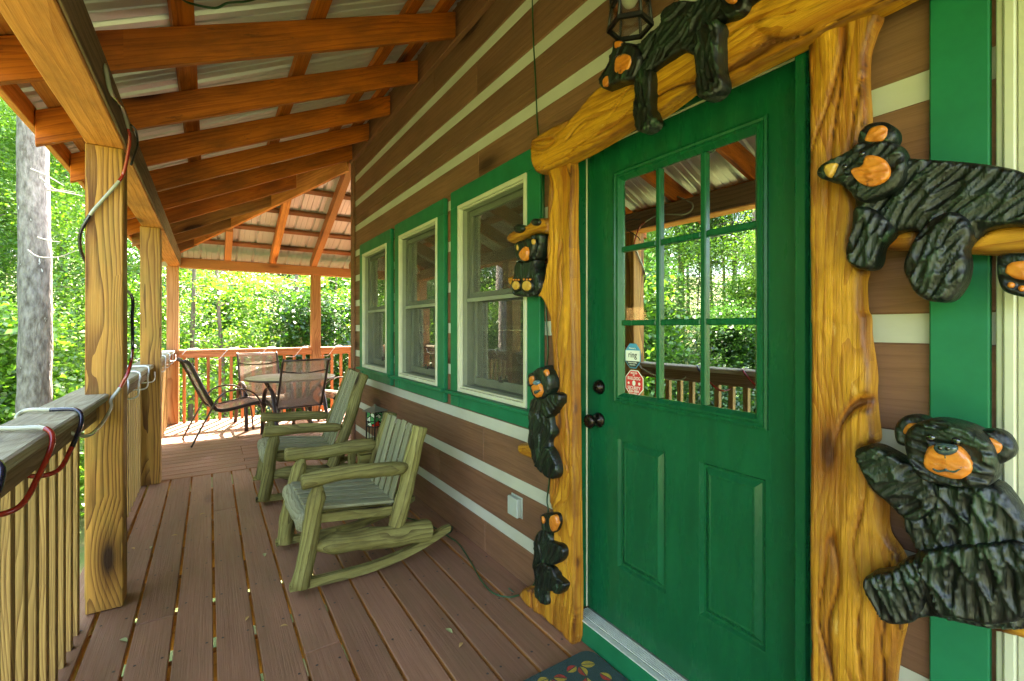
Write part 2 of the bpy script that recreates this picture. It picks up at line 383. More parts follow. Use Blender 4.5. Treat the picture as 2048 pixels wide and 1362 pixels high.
# ------------------------------------------------------------------ carved relief
def smoothpoly(poly, k=4):
    P = [Vector((p[0], p[1])) for p in poly]; n = len(P); out = []
    for i in range(n):
        a, b, c, d = P[(i-1) % n], P[i], P[(i+1) % n], P[(i+2) % n]
        for j in range(k):
            t = j/k; out.append(.5*((2*b)+(c-a)*t+(2*a-5*b+4*c-d)*t*t+(3*b-a-3*c+d)*t**3))
    return np.array([(p.x, p.y) for p in out])
def inside(P, X, Y):
    r = np.zeros(X.shape, bool); n = len(P); j = n-1
    for i in range(n):
        xi, yi = P[i]; xj, yj = P[j]
        c = ((yi > Y) != (yj > Y))
        with np.errstate(divide='ignore', invalid='ignore'):
            r ^= c & (X < (xj-xi)*(Y-yi)/(yj-yi+1e-12)+xi)
        j = i
    return r
def nearest(P, Q):
    A = P; B = np.roll(P, -1, 0); best = np.full(len(Q), 1e9); pt = np.zeros_like(Q)
    for a, b in zip(A, B):
        ab = b-a; L = ab.dot(ab)+1e-12
        t = np.clip(((Q-a)@ab)/L, 0, 1); c = a+t[:, None]*ab; d = np.hypot(*(Q-c).T)
        m = d < best; best[m] = d[m]; pt[m] = c[m]
    return best, pt
def relief(name, poly, xback, thick, mat, parent=None, r=.03, res=.006, fn=None, base=.35, smooth=True, sk=4):
    P = smoothpoly(poly, sk)
    y0, z0 = P.min(0)-res; y1, z1 = P.max(0)+res
    ny = int((y1-y0)/res)+2; nz = int((z1-z0)/res)+2
    CY, CZ = np.meshgrid(y0+(np.arange(ny)+.5)*res, z0+(np.arange(nz)+.5)*res, indexing='ij')
    ins = inside(P, CY, CZ)
    idx = {}; q = []; faces = []
    def vid(i, j):
        if (i, j) not in idx: idx[(i, j)] = len(q); q.append((y0+i*res, z0+j*res))
        return idx[(i, j)]
    edges = {}
    for i, j in zip(*np.nonzero(ins)):
        f = [vid(i, j), vid(i+1, j), vid(i+1, j+1), vid(i, j+1)]; faces.append(f)
        for a, b in zip(f, f[1:]+f[:1]):
            if (b, a) in edges: del edges[(b, a)]
            else: edges[(a, b)] = 1
    Q = np.array(q); d, pt = nearest(P, Q)
    bd = sorted({v for e in edges for v in e})
    bset = np.zeros(len(Q), bool); bset[bd] = True
    Q[bset] = pt[bset]; d[bset] = 0
    # push the row behind the rim inward a little so the rim stays clean
    t = np.clip(d/r, 0, 1); h = thick*(base+(1-base)*np.sqrt(1-(1-t)**2))
    if fn is not None:
        e = np.array([fn(Q[i][0], Q[i][1]) for i in range(len(Q))])
        h = h+e*np.clip(d/(r*.35), 0.12, 1)
    vs = [(xback-h[i], Q[i][0], Q[i][1]) for i in range(len(Q))]
    bi = {v: len(vs)+k for k, v in enumerate(bd)}
    vs += [(xback, Q[v][0], Q[v][1]) for v in bd]
    for a, b in edges: faces.append([b, a, bi[a], bi[b]])
    me = mesh(name, vs, faces)
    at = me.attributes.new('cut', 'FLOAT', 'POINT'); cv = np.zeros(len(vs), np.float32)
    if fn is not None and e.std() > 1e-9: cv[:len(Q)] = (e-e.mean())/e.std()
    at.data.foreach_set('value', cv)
    cx = Vector(((xback), float(Q[:, 0].mean()), float(Q[:, 1].mean())))
    me.transform(Matrix.Translation(-cx))
    M4 = Matrix.Translation(cx)
    o = add(name, me, mat, parent, M4, smooth=smooth)
    return o
def relief_rot(name, poly, xback, thick, mat, parent, grain='z', **kw):
    """relief whose local X runs along the wood grain (vertical 'z' or along the wall 'y')"""
    o = relief(name, poly, xback, thick, mat, parent, **kw)
    R4 = Matrix.Rotation(math.radians(-90), 4, 'Y') if grain == 'z' else Matrix.Rotation(math.radians(90), 4, 'Z')
    o.data.transform(R4.inverted()); o.matrix_basis = o.matrix_basis @ R4
    return o
def fur(ang, amp=.006, sc=1., seed=0., c=(0, 0)):
    """gouge cuts: long scalloped cells laid along the direction ang"""
    def f(y, z):
        y -= c[0]; z -= c[1]
        w = .55*noise.noise(Vector((y*4+seed, z*4, 3)))
        a = ang+w*.6
        cs, sn = math.cos(a), math.sin(a)
        u = y*cs+z*sn; v = -y*sn+z*cs
        v += .02*noise.noise(Vector((u*9, v*6, seed)))
        d, p = noise.voronoi(Vector((u*12*sc+seed, v*50*sc, seed)))
        e = d[1]-d[0]
        cut = max(0., 1-e*2.4)                     # crest between two cuts
        m = noise.noise(Vector((u*36*sc, v*150*sc+seed, 7)))
        st = noise.cell(Vector(p[0]))-.5           # every cut has its own depth
        n2 = noise.noise(Vector((y*9+seed, z*9, 1)))
        return amp*(1.0*cut*cut-.55+.75*st)+amp*.18*m+amp*.45*n2
    return f
def carve(amp=.008, ax='z', seed=0.):
    def f(y, z):
        u, v = (z, y) if ax == 'z' else (y, z)
        w = .06*noise.noise(Vector((u*2.2+seed, v*2, 0)))+.03*noise.noise(Vector((u*5+seed, v*4, 4)))
        n = noise.noise(Vector((u*1.5+seed, (v+w)*11, seed)))
        g = noise.noise(Vector((u*1.7+seed+9, (v+w*1.6)*8, seed)))
        g2 = noise.noise(Vector((u*1.3+seed+29, (v+w*1.3)*15, seed+5)))
        gate = max(0., min(1., .5+2.5*noise.noise(Vector((u*2.5, v*5, seed+11)))))
        groove = -max(0., .055-abs(g))*20.*gate-max(0., .05-abs(g2))*14.*(1-gate)
        chip = noise.voronoi(Vector((u*16, v*30+seed, 1)))[0]
        return amp*(n*.9+groove*1.1+.25*(chip[1]-chip[0]))
    return f
def crop(u0, v0, s, X, pts):     # outline measured on an enlarged detail -> wall coordinates (Y, Z) on plane X
    out = []
    for u, v in pts:
        p = onX(u0+u/s, v0+v/s, X); out.append((p.y, p.z))
    return out
# ------------------------------------------------------------------ DECK
ZD = 0.
def build_deck():
    bm = bmesh.new()
    def board(lo, hi):
        vs = bm_box(bm, lo, hi, .0035)
    pitch = .1545; g = .0125
    x = .1745-pitch*5-.0
    seams = {2: 2.72, 6: 2.1, 9: 3.4, 4: 4.1, 11: 2.9}
    k = 0
    x0s = [(-.600, -.455)]+[(.1745+pitch*(i-4)+g/2, .1745+pitch*(i-3)-g/2) for i in range(0, 12)]
    for i, (a, b) in enumerate(x0s):
        if b > 1.42: b = 1.42
        if b-a < .02: continue
        dz = R.uniform(-.0015, .0015)
        cuts = [-3.0]+([seams[i]] if i in seams else [])+[5.165]
        for c0, c1 in zip(cuts, cuts[1:]): board((a, c0+.002, -.036+dz), (b, c1-.002, dz))
    y = 5.175
    i = 0
    while y < 8.12:
        b = .1395; dz = R.uniform(-.001, .001)
        cut = R.choice([.3, 1.1, 1.6])
        board((-.60, y, -.036+dz), (cut, y+b, dz)); board((cut+.003, y, -.036+dz), (4.4, y+b, dz))
        y += b+.0065
    bm.faces.ensure_lookup_table()
    for f in bm.faces:
        if abs(f.normal.z) < .3 and f.calc_center_median().z < -.004: f.material_index = 1
    # local X must follow each board: near boards run along Y, so split in two meshes
    for (a, b) in x0s:
        if b > 1.43: continue
        for jy in np.arange(-.464, 5.1, .406):
            for q in (a+.028, b-.028):
                qx = q+R.uniform(-.006, .006); qy = jy+.019+R.uniform(-.008, .008)
                vv = [bm.verts.new((qx+.0058*math.cos(t), qy+.0058*math.sin(t), .0022)) for t in [k_*math.pi/3 for k_ in range(6)]]
                bm.faces.new(vv).material_index = 2
    near = [f for f in bm.faces if f.calc_center_median().y < 5.17]
    bm2 = bm.copy()
    bm2.faces.ensure_lookup_table()
    bmesh.ops.delete(bm2, geom=[f for f in bm2.faces if f.calc_center_median().y < 5.17], context='FACES')
    bmesh.ops.delete(bm, geom=[f for f in bm.faces if f.calc_center_median().y >= 5.17], context='FACES')
    root = thing('deck', None, None); tag(root, kind='structure')
    me = bm_mesh(bm); R4 = Matrix.Rotation(math.radians(90), 4, 'Z'); me.transform(R4.inverted())
    add('long_boards', me, [M['deck'], M['deckside'], plain('nail_head', (.03, .02, .015), rough=.5)], root, R4)
    add('cross_boards', bm_mesh(bm2), [M['deck'], M['deckside']], root)
    js = [((-.58, yy, -.20), (1.42, yy+.038, -.0375)) for yy in np.arange(-2.9, 5.2, .406)]
    bmj = bmesh.new()
    for lo, hi in js: bm_box(bmj, lo, hi, 0)
    for xx in np.arange(-.55, 4.3, .406): bm_box(bmj, (xx, 5.24, -.20), (xx+.038, 8.1, -.0375), 0)
    bm_box(bmj, (-.60, -3, -.75), (-.562, 8.16, -.0375), 0); bm_box(bmj, (-.56, 8.12, -.75), (4.4, 8.16, -.0375), 0)  # rim boards, unseen below deck, deepened to block sunlit flecks in the gaps
    add('joists', bm_mesh(bmj), M['deckside'], root)
    for i, (px, py) in enumerate([(-.5, -1), (-.5, 3), (-.5, 8), (1.4, 8), (4, 8)]):
        boxes('support_post', [((px-.07, py-.07, -3.2), (px+.07, py+.07, -.242))], M['post'], root)
build_deck()
# ------------------------------------------------------------------ LOG CABIN
XW = 1.40
YC = 5.54                       # house corner
cabin = thing('log_cabin', 'brown log cabin wall with pale chinking, green trimmed windows and front door', 'log cabin', (1.40, 5.54, 0))
RY = Matrix.Rotation(math.radians(90), 4, 'Z')
# openings: (y0,y1,z0,z1)
DOOR = (.655, 1.573, 0., 2.145)
WINS = [(4.107, 5.135, .885, 2.258), (2.971, 4.0, .885, 2.266), (1.850, 2.865, .887, 2.274)]
RWIN = (-2.0, .215, -.1, 2.6)
opens = [(DOOR[0]-.03, DOOR[1]+.03, -1, 2.17)]+[(a+.10, b-.10, c+.09, d-.10) for a, b, c, d in WINS]+[(-2.0, .165, 0., 2.6)]
def cut_band(z0, z1):
    """wall segments along Y for a band z0..z1, broken at the openings"""
    segs = [(-3.0, YC-.0)]
    for a, b, c, d in opens:
        if z1 <= c+.001 or z0 >= d-.001: continue
        ns = []
        for s0, s1 in segs:
            if b <= s0 or a >= s1: ns.append((s0, s1)); continue
            if a > s0: ns.append((s0, a))
            if b < s1: ns.append((b, s1))
        segs = ns
    return segs
def build_wall():
    logs = []; ch = []
    P = .284
    edges = sorted({round(v, 4) for o in opens for v in (o[2], o[3])})
    def bands(z0, z1):
        zs = [z0]+[e for e in edges if z0+.004 < e < z1-.004]+[z1]
        return list(zip(zs, zs[1:]))
    tops = [.258+P*k for k in range(-1, 12)]
    for t in tops:
        lo, hi = t, t+P-.070
        for a, b in bands(max(lo, -.3), hi):
            for s0, s1 in cut_band(a, b):
                cuts = [s0]
                q = 2.4+((t*37) % 1)*1.3
                if s0+.5 < q < s1-.5 and b-a > .15: cuts.append(q)
                cuts.append(s1)
                for c0, c1 in zip(cuts, cuts[1:]): logs.append(((XW, c0+.0006, a), (XW+.16, c1-.0006, b)))
        for a, b in bands(t-.070, t):
            if b < 0: continue
            for s0, s1 in cut_band(max(a, -.1), b): ch.append(((XW+.007, s0, max(a, -.1)), (XW+.15, s1, b)))
    bm = bmesh.new()
    for lo, hi in logs: bm_box(bm, lo, hi, .0045)
    me = bm_mesh(bm); me.transform(RY.inverted()); add('wall', me, M['log'], cabin, RY)
    boxes('chinking', ch, M['chink'], cabin, bev=0)
    # end wall round the corner (faces +Y)
    lg = []; c2 = []
    for t in tops:
        lg.append(((XW+.17, YC-.16, t), (8.5, YC-.001, t+P-.070))); c2.append(((XW+.17, YC-.15, t-.065), (8.5, YC-.008, t)))
    boxes('end_wall', lg, M['log'], cabin, bev=.0045); boxes('end_chinking', c2, M['chink'], cabin, bev=0)
    boxes('corner_board', [((XW-.022, YC-.105, 0.002), (XW-.0005, YC+.02, 3.35)), ((XW, YC+.0005, 0.002), (XW+.12, YC+.022, 3.35))], M['log'], cabin)
    o = timber('ledger_board', (XW-.020, -3, 3.40), (XW-.020, YC-.0, 3.40), .038, .27, M['ledger'], cabin)
    # interior shell
    it = plain('interior_pine', (.30, .17, .07), rough=.6, vs=3)
    boxes('interior', [((6.2, -3.0, 0.), (6.3, 5.3, 3.3)), ((1.6, -3.1, 0.), (6.2, -3.0, 3.3)), ((1.6, -3.0, 3.31), (6.3, 5.36, 3.4)), ((1.58, -3.0, -.05), (6.3, 5.36, .02))], it, cabin, bev=0)
build_wall()
def board_y(nm, x0, x1, y0, y1, z0, z1, mat, par, bev=.004):
    """a board with grain along Y"""
    bm = bmesh.new(); bm_box(bm, (x0, y0, z0), (x1, y1, z1), bev); me = bm_mesh(bm); me.transform(RY.inverted()); return add(nm, me, mat, par, RY)
def window(w):
    a, b, c, d = w
    x = XW-.032
    root = thing('window', None, None, (XW, (a+b)/2, c)); del_ = None
    root.parent = cabin; root.matrix_basis = mw(cabin).inverted() @ Matrix.Translation((XW, (a+b)/2, c))
    cw = .112
    boxes('casing', [((x, a, c+.02), (XW-.0005, a+cw, d-cw-.0008)), ((x, b-cw, c+.02), (XW-.0005, b, d-cw-.0008)), ((x, a-.0, d-cw), (XW-.0005, b, d)), ((x+.006, a+cw, c-.045), (XW-.0005, b-cw, c+.033)),
                     ((x, a, c-.045), (XW-.0005, a+cw-.0006, c+.0194)), ((x, b-cw+.0006, c-.045), (XW-.0005, b, c+.0194))], M['green'], root, bev=.003)
    boxes('sill', [((x-.035, a+.02 if False else a-.02, c+.034), (x-.0006, b+.02 if False else b+.02-.0, c+.056))], M['green'], root, bev=.004)
    ia, ib, ic, id_ = a+cw+.001, b-cw-.001, c+.058, d-cw-.001
    t = .026
    def ring(y0, y1, z0, z1, t, xa, xb, tb=None):
        tb = tb or t
        return [((xa, y0, z0), (xb, y0+t, z1)), ((xa, y1-t, z0), (xb, y1, z1)), ((xa, y0+t+.0004, z0), (xb, y1-t-.0004, z0+tb)), ((xa, y0+t+.0004, z1-t), (xb, y1-t-.0004, z1))]
    boxes('frame', ring(ia, ib, ic, id_, t, x-.006, x+.02)+ring(ia+t+.001, ib-t-.001, ic+t+.001, id_-t-.001, .010, x+.004, x+.02), M['cream'], root, bev=.003)
    boxes('jamb_liner', ring(ia+.012, ib-.012, ic+.012, id_-.012, .026, x+.0205, XW+.10), M['sash'], root, bev=0)
    s = .044
    y0, y1, z0, z1 = ia+s, ib-s, ic+s, id_-s
    zm = (z0+z1)/2+.02
    boxes('sash', ring(y0, y1, zm-.02, z1, .034, XW+.030, XW+.058)+ring(y0, y1, z0, zm+.015, .034, XW+.061, XW+.09, .05), M['sash'], root, bev=.003)
    boxes('pane', [((XW+.042, y0+.034, zm), (XW+.046, y1-.034, z1-.034)), ((XW+.072, y0+.034, z0+.05), (XW+.076, y1-.034, zm-.0))], M['winglass'], root, bev=0)
    boxes('screen_frame', [((XW+.008, y0+.001, zm-.045), (XW+.022, y1-.001, zm-.022))], M['sash'], root, bev=.002)
    boxes('insect_screen', [((XW+.013, y0, z0), (XW+.0135, y1, zm-.045)), ((XW+.013, y0, zm-.022), (XW+.0135, y1, z1))], M['screen'], root, bev=0)
    boxes('latch', [((XW+.05, (y0+y1)/2-.02, z0+.045), (XW+.062, (y0+y1)/2+.02, z0+.065)), ((XW+.044, (y0+y1)/2-.008, z0+.065), (XW+.058, (y0+y1)/2+.008, z0+.085))], M['black'], root, bev=.002)
    return root
for w in WINS: window(w)
# unseen room side blinds give the panes a dark depth
# right-hand tall window beyond the door
rw = thing('window', None, None); rw.parent = cabin; rw.matrix_basis = mw(cabin).inverted() @ Matrix.Translation((XW, -.5, 0))
y_a = onX(1858, 600, XW-.022).y; y_b = onX(1979, 600, XW-.022).y
boxes('casing', [((XW-.022, y_b, .0), (XW-.0005, y_a, 3.2)), ((XW-.022, -1.75, 2.6), (XW-.0005, y_b-.0008, 2.72))], M['green'], rw, bev=.003)
yc = y_b-.004
boxes('frame', [((XW-.016, yc-.016, .0), (XW+.05, yc-.004, 2.6)), ((XW-.026, yc-.034, .0), (XW+.05, yc-.0165, 2.6)), ((XW-.012, yc-.056, .0), (XW+.05, yc-.0345, 2.6)), ((XW-.020, yc-.066, .0), (XW+.05, yc-.0565, 2.6)),
               ((XW-.006, yc-.30, .0), (XW+.05, yc-.0665, 2.6)), ((XW-.010, -1.7, 2.45), (XW+.05, yc-.301, 2.6)), ((XW-.010, -1.7, .0), (XW+.05, -1.55, 2.449)), ((XW-.010, -1.549, .0), (XW+.05, yc-.301, .15))], M['cream'], rw, bev=.0025)
boxes('pane', [((XW+.02, -1.549, .15), (XW+.026, yc-.301, 2.449))], M['winglass'], rw, bev=0)
boxes('cabin_roof', [((XW-.03, -3.2, 3.56), (8.6, YC+.3, 3.66))], M['metal'], cabin, bev=0)  # unseen main roof slab, added to block the sky above the porch
# ---- front door
def build_door():
    y0, y1 = .655, 1.568
    XD = 1.43
    root = thing('front_door', None, None); root.parent = cabin; root.matrix_basis = mw(cabin).inverted() @ Matrix.Translation((XD, y1, .108))
    root['label'] = 'green front door with nine glass panes and two raised panels'
    zb, zt = .108, 2.138
    gy0, gy1, gz0, gz1 = .795, 1.362, 1.092, 1.967
    # slab built round the glass and the two pressed panels
    pn = [(.770, 1.003, .361, .893), (1.144, 1.390, .361, .900)]
    bl = [((XD, y0, zb), (XD+.044, y1, pn[0][2])), ((XD, y0, pn[0][3]+.004), (XD+.044, y1, gz0-.03)),
          ((XD, y0, gz0-.03), (XD+.044, gy0-.03, gz1+.03)), ((XD, gy1+.03, gz0-.03), (XD+.044, y1, gz1+.03)), ((XD, y0, gz1+.03), (XD+.044, y1, zt)),
          ((XD, y0, pn[0][2]), (XD+.044, pn[0][0], pn[0][3]+.004)), ((XD, pn[0][1], pn[0][2]), (XD+.044, pn[1][0], pn[0][3]+.004)), ((XD, pn[1][1], pn[0][2]), (XD+.044, y1, pn[0][3]+.004))]
    boxes('slab', bl, M['door'], root, bev=0)
    for a, b, c, d in pn:      # pressed panel: groove, ogee, raised field
        bm = bmesh.new()
        rings = [(0., 0.), (.003, .001), (.011, .013), (.019, .014), (.036, .002), (.040, .0012), (.044, .003)]
        V = []
        for ins, dep in rings:
            V.append([bm.verts.new((XD+dep, yy, zz)) for yy, zz in ((a+ins, c+ins), (b-ins, c+ins), (b-ins, d+.004-ins), (a+ins, d+.004-ins))])
        for r0, r1 in zip(V, V[1:]):
            for k in range(4): bm.faces.new((r0[k], r0[(k+1) % 4], r1[(k+1) % 4], r1[k]))
        bm.faces.new(V[-1])
        add('raised_panel', bm_mesh(bm), M['door'], root)
    fw = .036
    def molding(y0, y1, z0, z1, steps):
        bm = bmesh.new(); V = []
        for ins, dep in steps:
            V.append([bm.verts.new((XD-dep, yy, zz)) for yy, zz in ((y0+ins, z0+ins), (y1-ins, z0+ins), (y1-ins, z1-ins), (y0+ins, z1-ins))])
        for r0, r1 in zip(V, V[1:]):
            for k in range(4): bm.faces.new((r0[k], r0[(k+1) % 4], r1[(k+1) % 4], r1[k]))
        return bm_mesh(bm)
    add('glazing_frame', molding(.765, 1.400, 1.052, 2.008, [(-.004, -.001), (-.004, .010), (.004, .013), (.010, .009), (.014, .009), (.018, .014), (.026, .014), (.034, .004), (.040, -.004), (.040, -.02)]), M['door'], root)
    ms = []
    def bar(ya, yb, za, zb_): ms.append(((XD-.006, ya, za), (XD+.02, yb, zb_))); 
    for y in (1.176, .984): bar(y-.011, y+.011, gz0, gz1)
    for z in (1.381, 1.684):
        ys = [gy0, .984-.0115, .984+.0115, 1.176-.0115, 1.176+.0115, gy1]
        for k in (0, 2, 4): bar(ys[k], ys[k+1], z-.011, z+.011)
    boxes('muntins', ms, M['door'], root, bev=.004)
    boxes('glass', [((XD+.008, gy0-.006, gz0-.006), (XD+.010, gy1+.006, gz1+.006))], M['glass'], root, bev=0)
    def hw(nm, y, z, prof, lab=None):
        return lathe(nm, prof, M['bronze'], root, Matrix.Translation((XD, y, z)) @ Matrix.Rotation(math.radians(-90), 4, 'Y'), seg=28)
    hw('door_knob', 1.497, .958, [(.033, 0), (.033, .006), (.026, .012), (.013, .016), (.012, .034), (.02, .04), (.029, .048), (.031, .058), (.028, .066), (.018, .071), (.006, .072)])
    hw('deadbolt', 1.494, 1.102, [(.032, 0), (.031, .008), (.024, .020), (.017, .024), (.016, .026), (.004, .026)])
    # jamb, stops, weather strip, threshold
    XJ = 1.352
    boxes('door_jamb', [((XJ, 1.5735, 0.108), (XD+.06, 1.605, 2.172)), ((XJ, .622, .108), (XD+.06, .6495, 2.172)), ((XJ, .6505, 2.1445), (XD+.06, 1.5725, 2.172))], M['door'], root, bev=.002)
    boxes('jamb_casing', [((XW-.028, 1.6055, 0.), (XW-.0006, 1.70, 2.25)), ((XW-.028, .525, 0.), (XW-.0006, .6215, 2.25)), ((XW-.028, .622, 2.1725), (XW-.0006, 1.605, 2.25))], M['green'], root, bev=.003)
    boxes('weather_strip', [((XD-.010, 1.5685, .108), (XD-.002, 1.5728, 2.139)), ((XD-.010, .66, 2.1385), (XD-.002, 1.5728, 2.1438))], M['strip'], root, bev=.001)
    boxes('sill_riser', [((1.352, .60, .002), (1.372, 1.608, .094))], M['green'], root, bev=.003)
    boxes('threshold_base', [((1.372, .60, .060), (1.47, 1.572, .0965))], M['sash'], root, bev=.0005)
    bs = [((1.348, .60, .0945), (1.3718, 1.572, .0995))]
    for k in range(6): bs.append(((1.377+k*.0092, .601, .0966), (1.3822+k*.0092, 1.571, .1022)))
    boxes('threshold', bs, M['alu'], root, bev=.0005)
    # window stickers
    def octagon(nm, y, z, r, col, x, mat, par):
        vs = [(x, y+r*math.cos(math.radians(22.5+45*k)), z+r*math.sin(math.radians(22.5+45*k))) for k in range(8)]
        vs += [(x+.0006, b, c) for _, b, c in vs]
        fs = [tuple(range(8)), tuple(range(15, 7, -1))]+[(k, k+8, (k+1) % 8+8, (k+1) % 8) for k in range(8)]
        return add(nm, mesh(nm, vs, fs), mat, par)
    return root
door = build_door()
def text(nm, s, loc, size, mat, parent, w=None, bold=0.):
    cu = bpy.data.curves.new(nm, 'FONT'); cu.body = s; cu.size = size; cu.align_x = 'CENTER'; cu.align_y = 'CENTER'; cu.extrude = .0002; cu.offset = bold
    cu.materials.append(mat)
    o = bpy.data.objects.new(nm, cu); COL.objects.link(o)
    # reads left-to-right for a viewer looking along +X: screen right is -Y
    R4 = Matrix(((0, 0, -1), (-1, 0, 0), (0, 1, 0))).to_4x4()
    o.parent = parent; o.matrix_basis = mw(parent).inverted() @ Matrix.Translation(loc) @ R4
    if 1:
        bpy.context.view_layer.update()
        me = bpy.data.meshes.new_from_object(o.evaluated_get(bpy.context.evaluated_depsgraph_get()))
        xs = [v.co.x for v in me.vertices]; f = w/(max(xs)-min(xs)) if w and xs else 1.
        mb = o.matrix_basis @ Matrix.Diagonal((f, 1, 1, 1)); bpy.data.objects.remove(o)
        o = bpy.data.objects.new(nm, me); COL.objects.link(o); o.parent = parent; o.matrix_basis = mb
        if not me.materials: me.materials.append(mat)
    return o
def sticker(nm, label, y, z, ry, rz, rim, bands, texts, marks=()):
    x = 1.4375
    root = thing(nm, label, 'sticker', (x, y, z))
    def oct_(n2, sx, xx, mat, cut=None):
        P = [(ry*sx*a, rz*sx*b) for a, b in ((-.42, 1), (.42, 1), (1, .45), (1, -.45), (.42, -1), (-.42, -1), (-1, -.45), (-1, .45))]
        if cut:
            lo, hi = cut
            def clip(P, s, c):
                out = []
                for i in range(len(P)):
                    a, b = P[i], P[(i+1) % len(P)]
                    ia, ib = s*(a[1]-c) >= 0, s*(b[1]-c) >= 0
                    if ia: out.append(a)
                    if ia != ib: t = (c-a[1])/(b[1]-a[1]); out.append((a[0]+(b[0]-a[0])*t, c))
                return out
            P = clip(clip(P, 1, lo*rz), -1, hi*rz)
        n = len(P)
        vs = [(xx, y+a, z+b) for a, b in P]+[(xx+.0004, y+a, z+b) for a, b in P]
        fs = [tuple(range(n)), tuple(range(2*n-1, n-1, -1))]+[(k, k+n, (k+1) % n+n, (k+1) % n) for k in range(n)]
        return add(n2, mesh(n2, vs, fs), mat, root)
    oct_('rim', 1., x, rim)
    for k, (mt, cut) in enumerate(bands): oct_('band', .93, x-.0006-.0004*k, mt, cut)
    for s, dy, dz, size, mt, w in texts: text('lettering', s, (x-.0022, y+dy, z+dz), size, mt, root, w, .0002)
    for pts, mt in marks:
        n = len(pts)
        add('emblem', mesh('e', [(x-.0022, y+a, z+b) for a, b in pts], [tuple(range(n))]), mt, root)
sblue = plain('sticker_blue', (.05, .28, .42), rough=.3, var=.02); swhite = plain('sticker_white', (.75, .78, .66), rough=.3, var=.02)
sdark = plain('sticker_dark', (.05, .06, .05), rough=.3); sred = plain('sticker_red', (.62, .03, .025), rough=.3, var=.03)
yr, zr = 1.3115, 1.247
sticker('window_sticker', 'blue and white octagonal ring security sticker on door glass', yr, zr, .040, .050, sblue, [(sblue, (.45, 1)), (swhite, (-.42, .449)), (sdark, (-1, -.421))],
        [('Protected by', 0, .031, .008, swhite, .036), ('ring', 0, .004, .034, sdark, .044), ('Always recording', 0, -.027, .006, swhite, .046), ('24 hour video', 0, -.036, .005, swhite, .03)])
circ = lambda cy, cz, r, n=12, sy=1.: [(cy+r*sy*math.cos(2*math.pi*k/n), cz+r*math.sin(2*math.pi*k/n)) for k in range(n)]
sticker('window_sticker', 'red octagonal BULLDOG SECURITY sticker on door glass', 1.304, 1.1375, .047, .052, swhite, [(sred, None)],
        [('PROTECTED', 0, .040, .009, swhite, .034), ('BY', 0, .032, .008, swhite, .010), ('BULLDOG', 0, .019, .018, swhite, .066), ('SECURITY', 0, -.020, .018, swhite, .068), ('836-3884', 0, -.033, .014, swhite, .052), ('U.L. monitoring', 0, -.042, .006, swhite, .036)],
        [(circ(0, 0, .011, 12, .8), swhite), (circ(.028, -.001, .006, 5), swhite), (circ(-.028, -.001, .006, 8), swhite)])
# ------------------------------------------------------------------ PORCH ROOF
roof = thing('porch_roof', 'wraparound porch roof of orange rafters and beams under ribbed sheet metal', 'porch roof', (-.42, 8.1, 2.23))
SL = .504; X0 = -.345; ZB = 2.40
def zr_(x): return ZB+(x-X0)*SL         # underside of rafters, near slope
RH = .150; RV = .172                    # rafter depth square to slope / plumb
YL = [2.49+.66*(k) for k in range(-4, 5)]; YR = [2.753+.652*k for k in range(-4, 5)]
RAFT = []
for k in range(-6, 8):
    yl = 2.49+.66*k; yr_ = 2.753+.652*k
    RAFT.append((yl, yr_))
def ptn(t, yl, yr_, dz=0):  # t = x coordinate
    s = (t-X0)/(1.34-X0); return Vector((t, yl+(yr_-yl)*s, zr_(t)+dz))
XE = -.695                              # rafter tail end
for i, (yl, yr_) in enumerate(RAFT):
    # full rafters reach the ledger; jacks die on the hip
    if yr_ < 5.6: xe = 1.34
    else:
        continue
    a = ptn(XE, yl, yr_, RV/2); b = ptn(xe, yl, yr_, RV/2)
    sp = math.sqrt(1+SL*SL)
    mt = M['rafter'] if i % 4 != 1 else M['rafter']
    timber('rafter', a, b, .040, RH, mt, roof, bev=.003, wob=.002, plumb=SL*0.98, seed=i)
# hip rafter from the corner post to the house corner
hipA = Vector((-.40, 8.13, 2.40)); hipB = Vector((1.36, 5.62, 3.20))
def hip_at(s): return hipA.lerp(hipB, s)
FS = .385                                  # far slope
def zfar(y): return 2.345+(8.05-y)*FS      # underside of far rafters
# jacks of the near slope
for yl in (5.13+.66*k for k in range(1, 5)):
    if yl > 7.9: continue
    # run up-slope until the hip plan line
    dy = (.263)/(1.34-X0)
    # solve x where y = hip y
    s0, s1 = 0., 1.
    x = X0
    for _ in range(60):
        x += .02
        y = yl+dy*(x-X0)
        t = (x-hipA.x)/(hipB.x-hipA.x); hy = hipA.y+(hipB.y-hipA.y)*t
        if y > hy+.03: break
    a = Vector((XE, yl+dy*(XE-X0), zr_(XE)+RV/2)); b = Vector((x, y, zr_(x)+RV/2))
    timber('jack_rafter', a, b, .040, RH, M['rafterd'] if yl > 6 else M['rafter'], roof, bev=.003, wob=.002, plumb=SL*.98, seed=yl)
hd = (hipB-hipA)
timber('hip_rafter', hipA-hd*.14+Vector((0, 0, .122)), hipB+Vector((0, 0, .122)), .040, .245, M['beam'], roof, bev=.003, plumb=.25)
# far slope rafters (run along Y)
YF0 = 8.165
def hipx_y(x): t = (x-hipA.x)/(hipB.x-hipA.x); return hipA.y+(hipB.y-hipA.y)*t
farx = [(.228, None), (.828, None), (1.416, None), (2.02, None), (2.62, None), (3.22, None), (3.82, None)]
for x, _ in farx:
    y1 = max(hipx_y(x)+.03, 5.60) if x < 1.36 else 5.60
    timber('far_rafter', (x, YF0, zfar(YF0)+.075), (x, y1, zfar(y1)+.075), .085 if x < 1.5 else .05, .14, M['redrail'] if x != .828 else M['beam'], roof, bev=.003, plumb=-.0+FS, seed=x)
